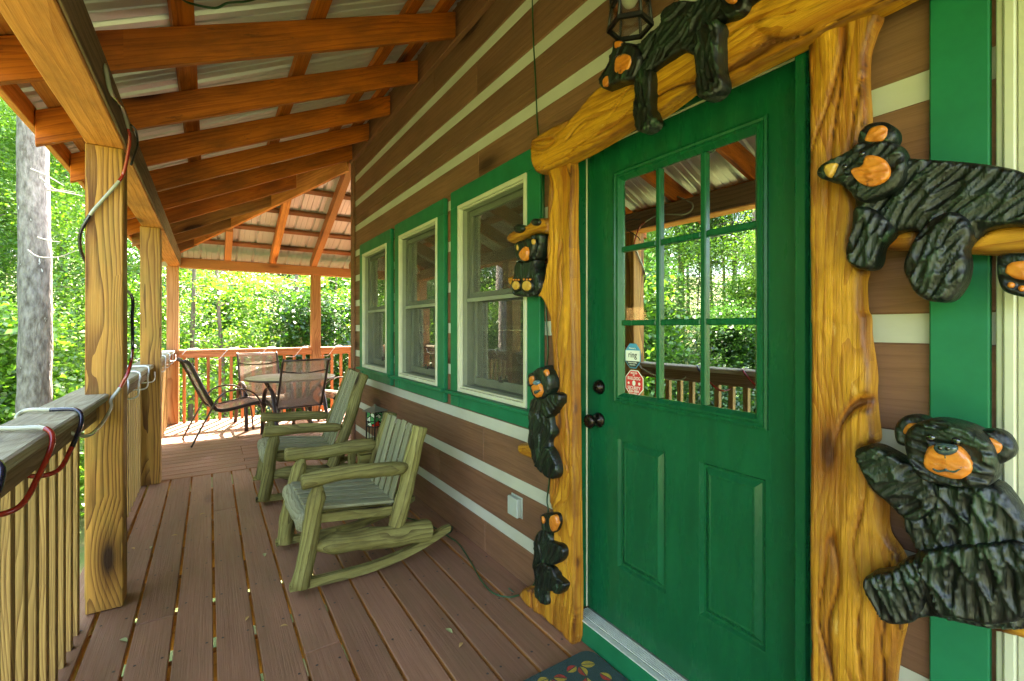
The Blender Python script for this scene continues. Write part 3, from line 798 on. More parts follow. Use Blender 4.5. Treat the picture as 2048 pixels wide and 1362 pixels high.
# beams on the posts
timber('side_beam', (-.4175, -3.0, 2.318), (-.4175, 3.02, 2.318), .145, .164, M['beam'], roof, wob=.004, bev=.005)
timber('side_beam', (-.4175, 3.022, 2.318), (-.4175, 5.16, 2.318), .145, .164, M['beam'], roof, wob=.004, bev=.005, seed=3)
timber('side_beam', (-.4175, 5.162, 2.318), (-.4175, 8.17, 2.318), .145, .164, M['beam'], roof, wob=.004, bev=.005, seed=5)
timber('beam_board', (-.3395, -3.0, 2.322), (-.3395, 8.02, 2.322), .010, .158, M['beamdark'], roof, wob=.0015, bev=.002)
timber('end_beam', (-.344, 8.10, 2.285), (5.0, 8.10, 2.285), .14, .135, M['redrail'], roof, wob=.002, bev=.004)
# purlins of the near slope, laid flat over the rafters
for x in (-.62, -.10, .475, 1.015, 1.24):
    t = (x-hipA.x)/(hipB.x-hipA.x); ye = hipA.y+(hipB.y-hipA.y)*t
    z = zr_(x)+RV+.022
    timber('purlin', (x, -3, z), (x, min(ye, 8.6)-.0, z), .088, .036, M['rafter'] if x > -.5 else M['beam'], roof, up=(-SL, 0, 1), bev=.003)
# eave boards
zE = zr_(XE)
timber('eave_board', (XE-.016, -3, zE+RV-.03), (XE-.016, 8.7, zE+RV-.03), .03, .10, M['beam'], roof, bev=.003)
# far purlins
for y in (8.45, 7.87, 7.42, 6.96, 6.47, 5.96):
    t = (y-hipA.y)/(hipB.y-hipA.y); xs = hipA.x+(hipB.x-hipA.x)*t
    z = zfar(y)+.14*1.07+.005+.018
    timber('far_purlin', (max(xs, -.8)+.02, y, z), (5, y, z), .085, .036, M['ledger'] if y < 8.2 else M['beam'], roof, up=(0, FS, 1), bev=.003)
# metal sheets
def ribbed(o3, du, dv, nu, wid, nm, cutf=None):
    """sheet: o3 origin, du unit vector along slope (ribs run along it), dv unit vector across"""
def metal_near():
    vs = []; fs = []
    # profile across Y: ribs run up the slope
    ys = []
    y = -3.0
    while y < 8.9:
        for oy, h in ((0, 0), (.010, .024), (.032, .024), (.042, 0), (.085, 0), (.089, .006), (.099, .006), (.104, 0), (.150, 0), (.154, .006), (.164, .006), (.169, 0)): ys.append((y+oy, h))
        y += .2286
    def z(x): return zr_(x)+RV+.044
    n = len(ys)
    k = 0
    for yy, h in ys:
        xt = 1.39
        if yy > 5.6:
            t = (yy-hipA.y)/(hipB.y-hipA.y); xt = hipA.x+(hipB.x-hipA.x)*t
        xt = max(xt, XE-.04)
        for x in (XE-.05, xt): vs += [(x, yy, z(x)+h)]
    for i in range(n-1): fs.append((2*i, 2*i+1, 2*i+3, 2*i+2))
    return mesh('metal', vs, fs)
o = add('metal_sheet', metal_near(), M['metal'], roof)
def metal_far():
    vs = []; fs = []; xs = []
    x = -1.05
    while x < 5.1:
        for ox, h in ((0, 0), (.010, .024), (.032, .024), (.042, 0), (.085, 0), (.089, .006), (.099, .006), (.104, 0), (.150, 0), (.154, .006), (.164, .006), (.169, 0)): xs.append((x+ox, h))
        x += .2286
    def z(y): return zfar(y)+.15+.005+.042
    for xx, h in xs:
        yt = 5.4
        if xx < 1.4: yt = hipx_y(xx)
        for y in (8.75, min(yt, 8.74)): vs.append((xx, y, z(y)+h))
    for i in range(len(xs)-1): fs.append((2*i, 2*i+2, 2*i+3, 2*i+1))
    return mesh('metal', vs, fs)
t0 = timber('hip_cap', hipA-hd*.16+Vector((0, 0, .30)), hipB+hd*.05+Vector((0, 0, .235)), .42, .006, M['metal'], roof, up=(-.45, .35, 1))
o = add('far_metal_sheet', metal_far(), M['metal'], roof)
bpy.context.view_layer.update()
# ------------------------------------------------------------------ POSTS
def post(label, x0, x1, y0, y1, zt, mat, split=False):
    o = timber('porch_post', ((x0+x1)/2, (y0+y1)/2, .003), ((x0+x1)/2, (y0+y1)/2, zt), y1-y0, x1-x0, mat, None, up=(1, 0, 0), bev=.005, wob=.0015, seed=y0+x0)
    return tag(o, label, 'post', 'square wooden porch posts')
post('yellowish square wooden porch post with rope light spiralled round it, nearest one', -.492, -.352, 2.935, 3.075, 2.235, M['post'])
post('yellowish square wooden porch post, second along the side railing', -.498, -.358, 5.075, 5.215, 2.235, M['post'])
post('reddish square porch post at the corner where both railings meet', -.505, -.365, 8.11, 8.25, 2.235, M['postred'])
post('reddish square porch post standing in the end railing', 1.385, 1.525, 8.06, 8.20, 2.218, M['postred'])
post('yellow porch post behind the camera end', -.492, -.352, .2, .34, 2.235, M['post'])
# ------------------------------------------------------------------ RAILINGS
rail = thing('side_railing', 'grey weathered side railing with wide cap and yellow balusters', 'railing', (-.5, 5., 0))
for a, b in ((-3., 2.934), (2.936, 5.074), (5.076, 8.108)):
    # the cap is notched round the inner half of each post
    timber('rail_cap', (-.4875, a, 1.028), (-.4875, b, 1.028), .165, .036, M['rail'], rail, bev=.006, wob=.003, seed=a)
    timber('rail_board', (-.468, a, .963), (-.468, b, .963), .036, .090, M['railin'], rail, bev=.003, wob=.001, seed=a+1)
def balusters(par, pts, mat, axis, zlo, zhi, w=.038):
    first = None
    for k, (x, y) in enumerate(pts):
        if first is None:
            first = timber('baluster', (x, y, zlo), (x, y, zhi), w, w, mat, par, up=(0, 1, 0), bev=.002); b0 = first.matrix_basis.copy()
        else:
            c = first.copy(); COL.objects.link(c); c.parent = par
            c.matrix_basis = mw(par).inverted() @ (mw(par) @ b0).copy()
            c.matrix_basis.translation = (mw(par).inverted() @ Vector((x, y, zlo)))
ys = [y for y in np.arange(.55, 8.05, .118) if not (2.90 < y < 3.1 or 5.05 < y < 5.24)]
balusters(rail, [(-.507, y) for y in ys], M['balus'], 'y', -.22, 1.009)
er = thing('end_railing', 'reddish end railing with cap and slim balusters lit by the sun', 'railing', (0.5, 8.1, 0))
for a, b in ((-.364, 1.384), (1.526, 4.3)):
    timber('rail_cap', (a, 8.12, 1.030), (b, 8.12, 1.030), .155, .036, M['redrail'], er, bev=.005, wob=.002, seed=a)
    timber('rail_board', (a, 8.075, .972), (b, 8.075, .972), .036, .075, M['redrail'], er, bev=.003, seed=a)
balusters(er, [(x, 8.115) for x in np.arange(-.30, 4.3, .1435) if not 1.36 < x < 1.55], M['redrail'], 'x', -.05, 1.011)
# ------------------------------------------------------------------ ROPE LIGHTS AND WIRES
def ropething(label, pts, cols, r=.011, mats=('t_clear', 't_red', 't_blue', 't_white'), k=8, name='rope_light'):
    P = smoothpath(pts, k); midx = []
    for i in range(len(P)): midx.append(cols[min(int(i/k), len(cols)-1)])
    vs, fs, mi = sweep(P, r, 8, midx=midx)
    me = mesh(name, vs, fs); o = add(name, me, [M[m] for m in mats], None, smooth=True)
    me.polygons.foreach_set('material_index', mi); return tag(o, label, 'rope light')
YF = 2.920
pp = [onX(206, 118, -.36), onX(211, 136, -.328), onX(222, 185, -.320), onX(243, 215, -.320), onX(256, 255, -.315), onX(259, 285, -.318)]
fr = [onY(249, 340, YF), onY(238, 362, YF), onY(205, 400, YF), onY(180, 430, YF)]
bk = [Vector((-.512, 2.95, fr[-1].z-.10)), Vector((-.512, 3.06, fr[-1].z-.20)), Vector((-.43, 3.10, fr[-1].z-.30))]
side = [onX(262, 590, -.335), onX(264, 640, -.335), onX(265, 700, -.335), onX(258, 740, -.330)]
cap = [onY(240, 775, YF), onY(222, 800, 2.90), Vector((-.385, 2.84, .985)), Vector((-.40, 2.66, .93)), Vector((-.42, 2.48, .93)), Vector((-.50, 2.45, .985))]
wrap = []
def wrapcap(y, dy):       # one turn over and round the cap: outer edge -> top -> inner edge -> below
    return [Vector((-.578, y-.02, 1.028)), Vector((-.565, y, 1.057)), Vector((-.49, y+dy*.1, 1.059)), Vector((-.415, y+dy*.2, 1.057)), Vector((-.392, y+dy*.3, 1.02)), Vector((-.405, y+dy*.5, .94)), Vector((-.43, y+dy*.7, .88)), Vector((-.50, y+dy*.85, .90))]
wrap = wrapcap(2.40, -.38)+wrapcap(2.02, -.38)+wrapcap(1.62, -.4)
pts = pp+fr+bk+side+cap+wrap
cols = [0, 0, 0, 0, 1, 1, 1, 0, 0, 2, 2, 2, 0, 2, 2, 1, 1, 0, 0, 0, 0, 0, 0, 0, 0, 2, 2, 2, 1, 1, 1, 0, 0, 0, 1, 1, 1, 1, 0, 0, 0, 0, 2, 2, 2, 0, 0]
ropething('thick striped rope light spiralled round the nearest post and over the side rail cap', pts, cols, r=.0078)
def helix(y0, y1, turns, fn): 
    out = []
    n = turns*8
    for i in range(n+1):
        t = i/n; out.append(fn(y0+(y1-y0)*t, 2*math.pi*i/8))
    return out
def fs_(y, a):
    c, s = math.cos(a), math.sin(a)
    return Vector((-.4875+.094*max(-1, min(1, c*1.35)), y, .985+.078*max(-1, min(1, s*1.35))))
ropething('thin pale rope light wound along the far part of the side rail cap', helix(3.4, 5.02, 3, fs_), [0], r=.0055, mats=('t_white',))
ropething('thin pale rope light wound on the side rail cap beside the corner post', helix(5.5, 8.0, 4, fs_), [0], r=.006, mats=('t_white',))
def fe_(x, a):
    c, s = math.cos(a), math.sin(a)
    return Vector((x, 8.11-.088*max(-1, min(1, c*1.35)), .985+.078*max(-1, min(1, s*1.35))))
ropething('white rope light wound round the sunlit end rail cap', helix(-.32, 4.2, 9, fe_), [0], r=.005, mats=('t_white',))
tag(tube('cable', [onX(262, 250, -.31), onX(272, 262, -.305), onX(275, 290, -.305), onX(266, 318, -.305), onX(262, 330, -.31)], .005, M['black']), 'loop of black cable with plug hanging from the side beam by the nearest post', 'cable')
# green wires
def wire(label, pts, r=.0035, mat='wire'): return tag(tube('green_wire', pts, r, M[mat], seg=8), label, 'wire')
wire('green wire hanging down the log wall and past the carved cubs to the deck', [onX(1062, -120, 1.385), onX(1066, 60, 1.39), onX(1071, 160, 1.392), onX(1074, 235, 1.392), onX(1076, 262, 1.393), onX(1082, 330, 1.375), onX(1086, 400, 1.362), onX(1087, 500, 1.39), onX(1090, 560, 1.39), onX(1093, 640, 1.392), onX(1096, 700, 1.392), onX(1094, 740, 1.392),
     onX(1100, 830, 1.375), onX(1099, 950, 1.37), onX(1094, 1000, 1.372), onX(1096, 1026, 1.365), onX(1085, 1100, 1.372), onX(1075, 1150, 1.362), onX(1060, 1182, 1.345), onX(1045, 1196, 1.335), Vector((1.30, 2.03, .012))])
wp = [onZ(u, v, .008) for u, v in ((1038, 1190), (1015, 1194), (985, 1185), (962, 1160), (945, 1130), (930, 1105), (915, 1085), (893, 1070), (885, 1057), (895, 1050), (905, 1056), (898, 1066), (880, 1062), (860, 1050), (830, 1040), (790, 1030), (750, 1020))]
wire('dark green extension wire trailing across the deck boards behind the rocking chairs', wp, .004)
wire('green wire looping under the metal roof sheets at the top', [onZ(340, -30, 2.66), onZ(362, -4, 2.68), onZ(385, 8, 2.70), onZ(430, 16, 2.72), onZ(455, 6, 2.76), onZ(490, 3, 2.79), onZ(520, -6, 2.83), onZ(560, -30, 2.86)], .0045)
for i in range(3): pass
# ------------------------------------------------------------------ OUTLET, LANTERN, MAT
ot = thing('outlet_cover', 'pale rectangular weatherproof outlet cover on the log wall', 'outlet', (XW, 2.13, .38))
a = onX(1016, 988, XW-.03); b = onX(1033, 1040, XW-.03)
boxes('cover', [((XW-.035, b.y-.012, b.z+.01), (XW-.006, a.y, a.z-.004))], M['outlet'], ot, bev=.004)
boxes('back_plate', [((XW-.006, b.y-.018, b.z+.003), (XW-.0005, a.y+.005, a.z+.003))], M['outlet'], ot, bev=.002)
def hexring(bm, r, z, t, h, cx=0, cy=0):
    V = []
    for rr, zz in ((r, z), (r, z+h), (r-t, z+h), (r-t, z)):
        V.append([bm.verts.new((cx+rr*math.cos(math.radians(60*k)), cy+rr*math.sin(math.radians(60*k)), zz)) for k in range(6)])
    for i in range(4):
        A, B = V[i], V[(i+1) % 4]
        for k in range(6): bm.faces.new((A[k], A[(k+1) % 6], B[(k+1) % 6], B[k]))
def lantern():
    c = onX(1262, 30, 1.262)
    cx, cy, z0 = 1.262, c.y+.005, 2.43
    root = thing('wall_lantern', 'black six sided outdoor wall lantern with white bulb above the carved bear', 'lantern', (cx, cy, z0), math.radians(12))
    T = mw(root)
    for q in ((.082, 0, .013, .014), (.072, .085, .012, .012), (.088, .285, .02, .014)):
        bm = bmesh.new(); hexring(bm, *q); add('frame_ring', bm_mesh(bm), M['black'], root, T)
    for k in range(6):
        a = math.radians(60*k); p = [T @ Vector((r*math.cos(a), r*math.sin(a), z)) for r, z in ((.076, .005), (.066, .09), (.080, .29))]
        tube('bar', p, .0055, M['black'], root, k=1, seg=6)
    vs = [(r*math.cos(math.radians(60*k)), r*math.sin(math.radians(60*k)), z) for r, z in ((.071, .012), (.063, .09), (.076, .285)) for k in range(6)]
    add('glass', mesh('g', vs, [(i*6+k, i*6+(k+1) % 6, (i+1)*6+(k+1) % 6, (i+1)*6+k) for i in range(2) for k in range(6)]), M['lampglass'], root, T)
    lathe('bulb', [(.004, .075), (.018, .082), (.029, .10), (.032, .125), (.026, .155), (.014, .18), (.012, .20), (.02, .205), (.02, .27)], M['bulb'], root, T, seg=20)
    lathe('cap', [(.082, .295), (.084, .302), (.05, .345), (.028, .375), (.022, .385), (.012, .39), (.016, .405), (.004, .42)], M['black'], root, T, seg=6, smooth=False)
    tube('arm', [T @ Vector(q) for q in ((0, 0, .41), (.01, 0, .46), (.06, -.01, .475), (.10, -.02, .43), (.13, -.025, .36))], .009, M['black'], root)
    boxes('wall_plate', [((XW-.024, cy-.075, z0+.22), (XW-.001, cy+.045, z0+.52))], M['black'], root, bev=.006)
lantern()
def build_mat():
    t = NT('mat_print')
    tc = t.n('TexCoord').outputs['Object']
    col = t.mix(0., (.022, .060, .050), (.02, .05, .04))
    nz = t.n('TexNoise', {'Vector': tc, 'Scale': 260., 'Detail': 2.}).outputs['Fac']
    col = t.mix(t.mapr(nz, .35, .65, .0, .55), col, (.02, .03, .02))
    bm = t.n('Bump', {'Strength': 1., 'Distance': .004, 'Height': nz}).outputs[0]
    principled(t, color=col, rough=.95, normal=bm)
    bmm = bmesh.new()
    pts = []; x0, x1, y0, y1, r = .80, 1.338, .55, 1.462, .05
    for cx, cy, a0 in ((x1-r, y1-r, 0), (x0+r, y1-r, 90), (x0+r, y0+r, 180), (x1-r, y0+r, 270)):
        for k in range(7): a = math.radians(a0+15*k); pts.append((cx+r*math.cos(a), cy+r*math.sin(a)))
    f = bmm.faces.new([bmm.verts.new((x, y, .003)) for x, y in pts])
    e = bmesh.ops.extrude_face_region(bmm, geom=[f]); vs = [v for v in e['geom'] if isinstance(v, bmesh.types.BMVert)]
    for v_ in vs: v_.co.z = .016
    RM = random.Random(3)
    def petal(cx, cy, a, L, W, m0, m1):
        ca, sa = math.cos(a), math.sin(a)
        for sgn, mi in ((1, m0), (-1, m1)):
            pts_ = []
            for k in range(7):
                q = k/6; pts_.append((.012+L*q, sgn*.0018))
            for k in range(6, -1, -1):
                q = k/6; pts_.append((.012+L*q, sgn*(.0018+W*math.sin(math.pi*min(1., q*1.0+.02))**.8)))
            vv = [(cx+x*ca-y*sa, cy+x*sa+y*ca) for x, y in pts_]
            vv = [q for k_, q in enumerate(vv) if k_ not in (7, 13)]
            if not all(x0+.01 < x < x1-.01 and y0+.01 < y < y1-.01 for x, y in vv): continue
            f_ = bmm.faces.new([bmm.verts.new((x, y, .0172)) for x, y in vv]); f_.material_index = mi
    for gy in range(7):
        for gx in range(5):
            cx = .86+gx*.125+(.06 if gy % 2 else 0)+RM.uniform(-.012, .012); cy = .60+gy*.135+RM.uniform(-.012, .012); a0 = RM.uniform(0, 6.28)
            for k in range(5):
                c_ = RM.random(); petal(cx, cy, a0+k*1.2566, .055+RM.uniform(-.006, .006), .017, 1 if c_ < .55 else 2, 2 if c_ < .8 else 1)
    me = bm_mesh(bmm); me.transform(Matrix.Translation((-1.07, -1.0, 0)))
    def pile(nm, c, c2):
        q = NT(nm); qc = q.n('TexCoord').outputs['Object']; a_ = q.n('TexNoise', {'Vector': qc, 'Scale': 260., 'Detail': 2.}).outputs['Fac']; b_ = q.n('TexNoise', {'Vector': qc, 'Scale': 28., 'Detail': 3.}).outputs['Fac']
        cc = q.mix(q.mapr(b_, .4, .6), c, c2); cc = q.mix(q.mapr(a_, .4, .65, 0., .5), cc, tuple(x*.35 for x in c))
        principled(q, color=cc, rough=.95, normal=q.n('Bump', {'Strength': 1., 'Distance': .004, 'Height': a_}).outputs[0]); return q.m
    tag(add('doormat', me, [t.m, pile('mat_red', (.42, .035, .02), (.30, .05, .02)), pile('mat_yellow', (.50, .36, .035), (.38, .26, .03))], None, Matrix.Translation((1.07, 1.0, 0))), 'dark doormat with red and yellow leaf print before the green door', 'doormat')
    # pile fringe
build_mat()
# ------------------------------------------------------------------ FALLEN LEAVES
lf = plain('dry_leaf', (.50, .30, .09), rough=.7, var=.2, vs=40)
lg_ = plain('dry_leaf_pale', (.38, .40, .16), rough=.7, var=.2, vs=40)
spots = [(247, 1281, 1, 'pale oval leaf on the deck below the nearest post'), (266, 1097, 0, 'thin brown leaf on the boards just beyond the nearest post'), (349, 1071, 0, 'small tan leaf beside another on the deck, second board'), (405, 1028, 0, 'tiny orange leaf on the middle boards of the deck'),
         (529, 1110, 1, 'rounded seed husk on the deck left of the near rocking chair'), (494, 1237, 0, 'curled brown leaf lying by a deck gap in front'), (568, 1252, 0, 'small curled leaf on the deck under the near rocker'), (898, 1262, 1, 'pale cupped leaf on the boards towards the doormat'), (302, 1095, 1, 'pale leaf sliver on the deck near the railing'), (922, 1290, 0, 'tiny leaf scrap on the deck nearest the doormat')]
for i, (u, v, c, lab) in enumerate(spots):
    p = onZ(u, v, .004); s = .018 if i not in (0, 4, 7) else .024
    an = R.uniform(0, 6.28); vs = []; fs = []
    n = 8
    for k in range(n+1):
        t = k/n; w = math.sin(math.pi*min(1, t*1.02))*.42
        for q in (-1, 0, 1): vs.append((s*(t*2-1), s*w*q, .004+.35*s*abs(q)*w+.15*s*math.sin(t*3)))
    for k in range(n):
        for q in range(2): fs.append((k*3+q, (k+1)*3+q, (k+1)*3+q+1, k*3+q+1))
    vs += [(a, b, c_-.0008) for a, b, c_ in vs]; m = 3*(n+1); fs += [tuple(x+m for x in f[::-1]) for f in list(fs)]
    tag(add('fallen_leaf', mesh('l', vs, fs), lg_ if c else lf, None, Matrix.Translation((p.x, p.y, .0)) @ Matrix.Rotation(an, 4, 'Z'), smooth=True), lab, 'leaf', 'dry leaves fallen on the deck')
# ------------------------------------------------------------------ ROCKING CHAIRS
def rocker(label, o, rz, back_h, tilt, sx=1.):
    """local: x back (towards the wall), y across, z up; origin = middle of the chair on the deck"""
    T = Matrix.Translation(o) @ Matrix.Rotation(rz, 4, 'Z')
    root = thing('rocking_chair', label, 'rocking chair', M4=T, group='log rocking chairs on the porch')
    Q = lambda x, y, z: T @ Vector((x, y, z))
    hw = .295
    sd = o[1]
    for s in (-1, 1):
        y = s*hw
        # rocker runner: flat curved board
        n = 18; bm = bmesh.new(); L0, L1 = -.455, .435
        prev = None
        for i in range(n+1):
            x = L0+(L1-L0)*i/n; zc = .012+.40*(x+.10)**2 if x > -.10 else .012+.13*(x+.10)**2
            hh = .044 if 0 < i < n else .03
            q = [bm.verts.new((x, y+a, zc+b)) for a, b in ((-.019, 0), (.019, 0), (.019, hh), (-.019, hh))]
            if prev:
                for k in range(4): bm.faces.new((prev[k], prev[(k+1) % 4], q[(k+1) % 4], q[k]))
            else: bm.faces.new(q)
            prev = q
        bm.faces.new(prev[::-1])
        add('rocker', bm_mesh(bm), M['grey'], root, T)
        log('front_leg', Q(-.405, y, .03), Q(-.315, y, .545), .047, .045, M['grey'], root, seed=sd+s, t0=.008, t1=.07)
        log('side_rail', Q(-.33, y+s*.005, .225), Q(.30, y+s*.005, .155), .054, .062, M['grey'], root, seed=sd+s*2+5, t0=.10, t1=.010)
        zt = back_h
        xt = .255+tilt
        log('back_post', Q(.085, y*.985, .165), Q(xt, y*.93, zt), .046, .045, M['grey'], root, seed=sd+s*3+9, t0=.06, t1=.010)
        log('armrest', Q(-.40, y*1.03, .572), Q(.175, y*.99, .565-.03*tilt*10), .041, .039, M['grey'], root, seed=sd+s*4+13, t0=.010, t1=.06)
    # front cross log with pale cut, seat side rails, seat slats
    log('front_stretcher', Q(-.375, -hw+.02, .345), Q(-.375, hw-.02, .345), .050, .05, M['slat'], root, seed=sd+3, taper=.01)
    log('rear_stretcher', Q(.14, -hw+.02, .26), Q(.14, hw-.02, .26), .034, .034, M['grey'], root, seed=sd+4)
    sl = []
    for k in range(6):
        yy = (k-2.5)*.088
        timber('seat_slat', Q(-.375, yy, .408), Q(.105, yy, .352), .060, .017, M['slat'], root, bev=.004, seed=k+sd)
    for s in (-1, 1):
        timber('seat_rail', Q(-.36, s*(hw-.05), .355), Q(.13, s*(hw-.05), .30), .034, .05, M['grey'], root, bev=.004)
    p0 = Vector((.088, 0, .30)); p1 = Vector((.225+tilt, 0, back_h+.005)); dd = (p1-p0).normalized()
    nrm = Vector((-dd.z, 0, dd.x))
    upw = (T.to_3x3() @ nrm)
    w = 5 if back_h < .9 else 6
    ww = (2*(hw-.055))/w
    for k in range(w):
        yy = -(hw-.055)+ww*(k+.5)
        timber('back_slat', Q(p0.x, yy, p0.z), Q(p1.x-.0, yy*.98, p1.z+R.uniform(-.006, .006)), ww-.034, .013, M['slat'], root, up=tuple(upw), bev=.004, seed=k+sd)
    for f in (.1, .85):
        c = p0.lerp(p1, f)+Vector((.026, 0, -.006))
        timber('back_crosspiece', Q(c.x, -hw+.03, c.z), Q(c.x, hw-.03, c.z), .03, .05, M['grey'], root, bev=.004)
    return root
rocker('low backed log rocking chair nearest the front door', (.795, 2.885, 0), math.radians(0), .775, 0.)
rocker('tall backed log rocking chair behind the nearer one, by the patio set', (.765, 4.33, 0), math.radians(-2.5), .965, .11)
# side table and stained glass lantern
st = thing('side_table', 'small weathered log side table between the two rocking chairs', 'side table', (1.06, 3.50, 0))
for k in range(4): timber('top_slat', (.865, 3.345+k*.098, .487-.001*k), (1.27, 3.345+k*.098, .487-.001*k), .092, .026, M['grey'], st, bev=.006, wob=.003, seed=k)
for x in (.905, 1.23):
    for y in (3.34, 3.62): timber('leg', (x, y, .003), (x, y, .472), .05, .05, M['grey'], st, bev=.006, seed=x+y)
for y in (3.30, 3.66): timber('apron', (.88, y, .44), (1.25, y, .44), .026, .06, M['grey'], st, bev=.004)
sg = thing('table_lantern', 'small stained glass lantern with peaked roof on the side table', 'lantern', (1.045, 3.50, .502), math.radians(28))
T = mw(sg)
def stained():
    t = NT('stained_glass'); tc = t.n('TexCoord').outputs['Object']
    v = t.n('TexVoronoi', {'Vector': tc, 'Scale': 26., 'Randomness': .8}); e = t.n('TexVoronoi', {'Vector': tc, 'Scale': 26., 'Randomness': .8}, feature='DISTANCE_TO_EDGE').outputs['Distance']
    c = t.n('SeparateColor', {0: v.outputs['Color']}).outputs
    col = t.mix(t.math('GREATER_THAN', c[0], .72), (.45, .46, .30), (.55, .03, .015))
    col = t.mix(t.math('GREATER_THAN', c[1], .62), col, (.05, .20, .06))
    col = t.mix(t.math('LESS_THAN', e, .05), col, (.01, .01, .01))
    principled(t, color=col, rough=.15); return t.m
boxes('glass_box', [((-.040, -.040, .125), (.040, .040, .225))], stained(), sg, bev=.002, M4=T)
fr_ = []
for sx in (-1, 1):
    for sy in (-1, 1): fr_.append(((sx*.043-.0035, sy*.043-.0035, 0), (sx*.043+.0035, sy*.043+.0035, .228)))
fr_ += [((-.046, -.046, .118), (.046, .046, .1245)), ((-.046, -.046, .2255), (.046, .046, .232))]
for s in (-.015, .015): fr_ += [((s-.002, -.045, 0), (s+.002, -.041, .117)), ((s-.002, .041, 0), (s+.002, .045, .117))]
boxes('frame', fr_, M['black'], sg, bev=0, M4=T)
lathe('peaked_roof', [(.092, .2325), (.094, .238), (.035, .262), (.012, .272), (.010, .278), (.004, .284)], plain('lantern_roof', (.16, .16, .12), rough=.4, metal=.5), sg, T @ Matrix.Rotation(math.radians(45), 4, 'Z'), seg=4, smooth=False)
# ------------------------------------------------------------------ PATIO SET
def patio_chair(label):
    root = thing('patio_chair', label, 'chair', group='sling patio chairs round the table')
    hw = .262
    prof = [(-.51, .985), (-.465, .955), (-.415, .86), (-.33, .66), (-.225, .435), (-.17, .385), (-.08, .375), (.10, .405), (.24, .428), (.31, .405), (.345, .375)]
    pp_ = [Vector((0, a, b)) for a, b in prof]; sm = smoothpath(pp_, 4)
    for s in (-1, 1):
        tube('side_rail', [Vector((s*hw, p.y, p.z)) for p in sm], .01, M['frame'], root, k=1, seg=8, flat=(.013, .022), side=(1, 0, 0))
        arm = [(.335, .0), (.318, .20), (.285, .40), (.22, .53), (.12, .60), (.0, .615), (-.12, .585), (-.20, .50), (-.27, .36), (-.36, .18), (-.445, 0.)]
        tube('arm_and_leg', smoothpath([Vector((s*(hw+.030), a, b)) for a, b in arm], 4), .01, M['frame'], root, k=1, seg=10, flat=(.024, .010), side=(1, 0, 0))
    n = len(sm); vs = []; fs = []
    for i, p in enumerate(sm):
        for j in range(7):
            x = -hw+2*hw*j/6; sag = .012*(1-(2*j/6-1)**2)
            vs.append((x, p.y-(sag if i < n*.45 else 0), p.z-(sag if i >= n*.45 else 0)+.008))
    for i in range(n-1):
        for j in range(6): fs.append((i*7+j, i*7+j+1, (i+1)*7+j+1, (i+1)*7+j))
    add('sling', mesh('s', vs, fs), M['sling'], root, smooth=True)
    tube('back_bar', [Vector((x, -.395+.0-abs(x)*.06, .85-.03*(1-(x/hw)**2))) for x in np.linspace(-hw, hw, 9)], .009, M['frame'], root, k=1, seg=8)
    tube('top_bar', [Vector((x, -.505, .978)) for x in (-hw, 0, hw)], .011, M['frame'], root, k=1, seg=8)
    tube('seat_bar', [Vector((x, -.20, .385)) for x in (-hw-.03, 0, hw+.03)], .010, M['frame'], root, k=1, seg=8)
    tube('front_bar', [Vector((x, .29, .375)) for x in (-hw-.03, 0, hw+.03)], .010, M['frame'], root, k=1, seg=8)
    return root
def place(x, y, fx, fy): return Matrix.Translation((x, y, .002)) @ Matrix.Rotation(math.atan2(-fx, fy), 4, 'Z')
pc = patio_chair('brown sling patio chair seen from the side at the left of the table')
pc.matrix_basis = place(.215, 6.80, .985, .174)
dup(pc, place(.905, 6.44, -.14, .99), 'dark sling patio chair with its back to the viewer in front of the table')
dup(pc, place(.66, 7.42, .12, -.99), 'sunlit sling patio chair facing the viewer beyond the table by the end rail')
dup(pc, place(1.72, 7.02, -.97, -.2), 'sling patio chair at the right of the table, partly behind the tall rocking chair')
tb = thing('patio_table', 'round glass topped patio table with dark rim and metal legs', 'table', (.915, 6.80, 0))
TT = Matrix.Translation((.915, 6.80, 0))
t_ = NT('frosted_top'); tcn = t_.n('TexNoise', {'Vector': t_.n('TexCoord').outputs['Object'], 'Scale': 60., 'Detail': 4.}).outputs['Fac']
principled(t_, color=t_.mix(tcn, (.62, .60, .48), (.5, .48, .38)), rough=.22, coat=.4)
lathe('glass_top', [(.50, .700), (.52, .703), (.52, .708), (.50, .710)], t_.m, tb, TT, seg=64)
lathe('rim', [(.521, .688), (.545, .692), (.548, .703), (.54, .713), (.5215, .711)], M['frame'], tb, TT, seg=64)
for k in range(4):
    a = math.radians(45+90*k); c, s = math.cos(a), math.sin(a)
    tube('leg', [TT @ Vector((r*c, r*s, z)) for r, z in ((.44, .69), (.40, .62), (.27, .45), (.22, .33), (.27, .18), (.40, .003))], .014, M['frame'], tb)
tube('leg_ring', [TT @ Vector((.235*math.cos(a), .235*math.sin(a), .33)) for a in np.linspace(0, 2*math.pi, 25)], .009, M['frame'], tb, k=1)
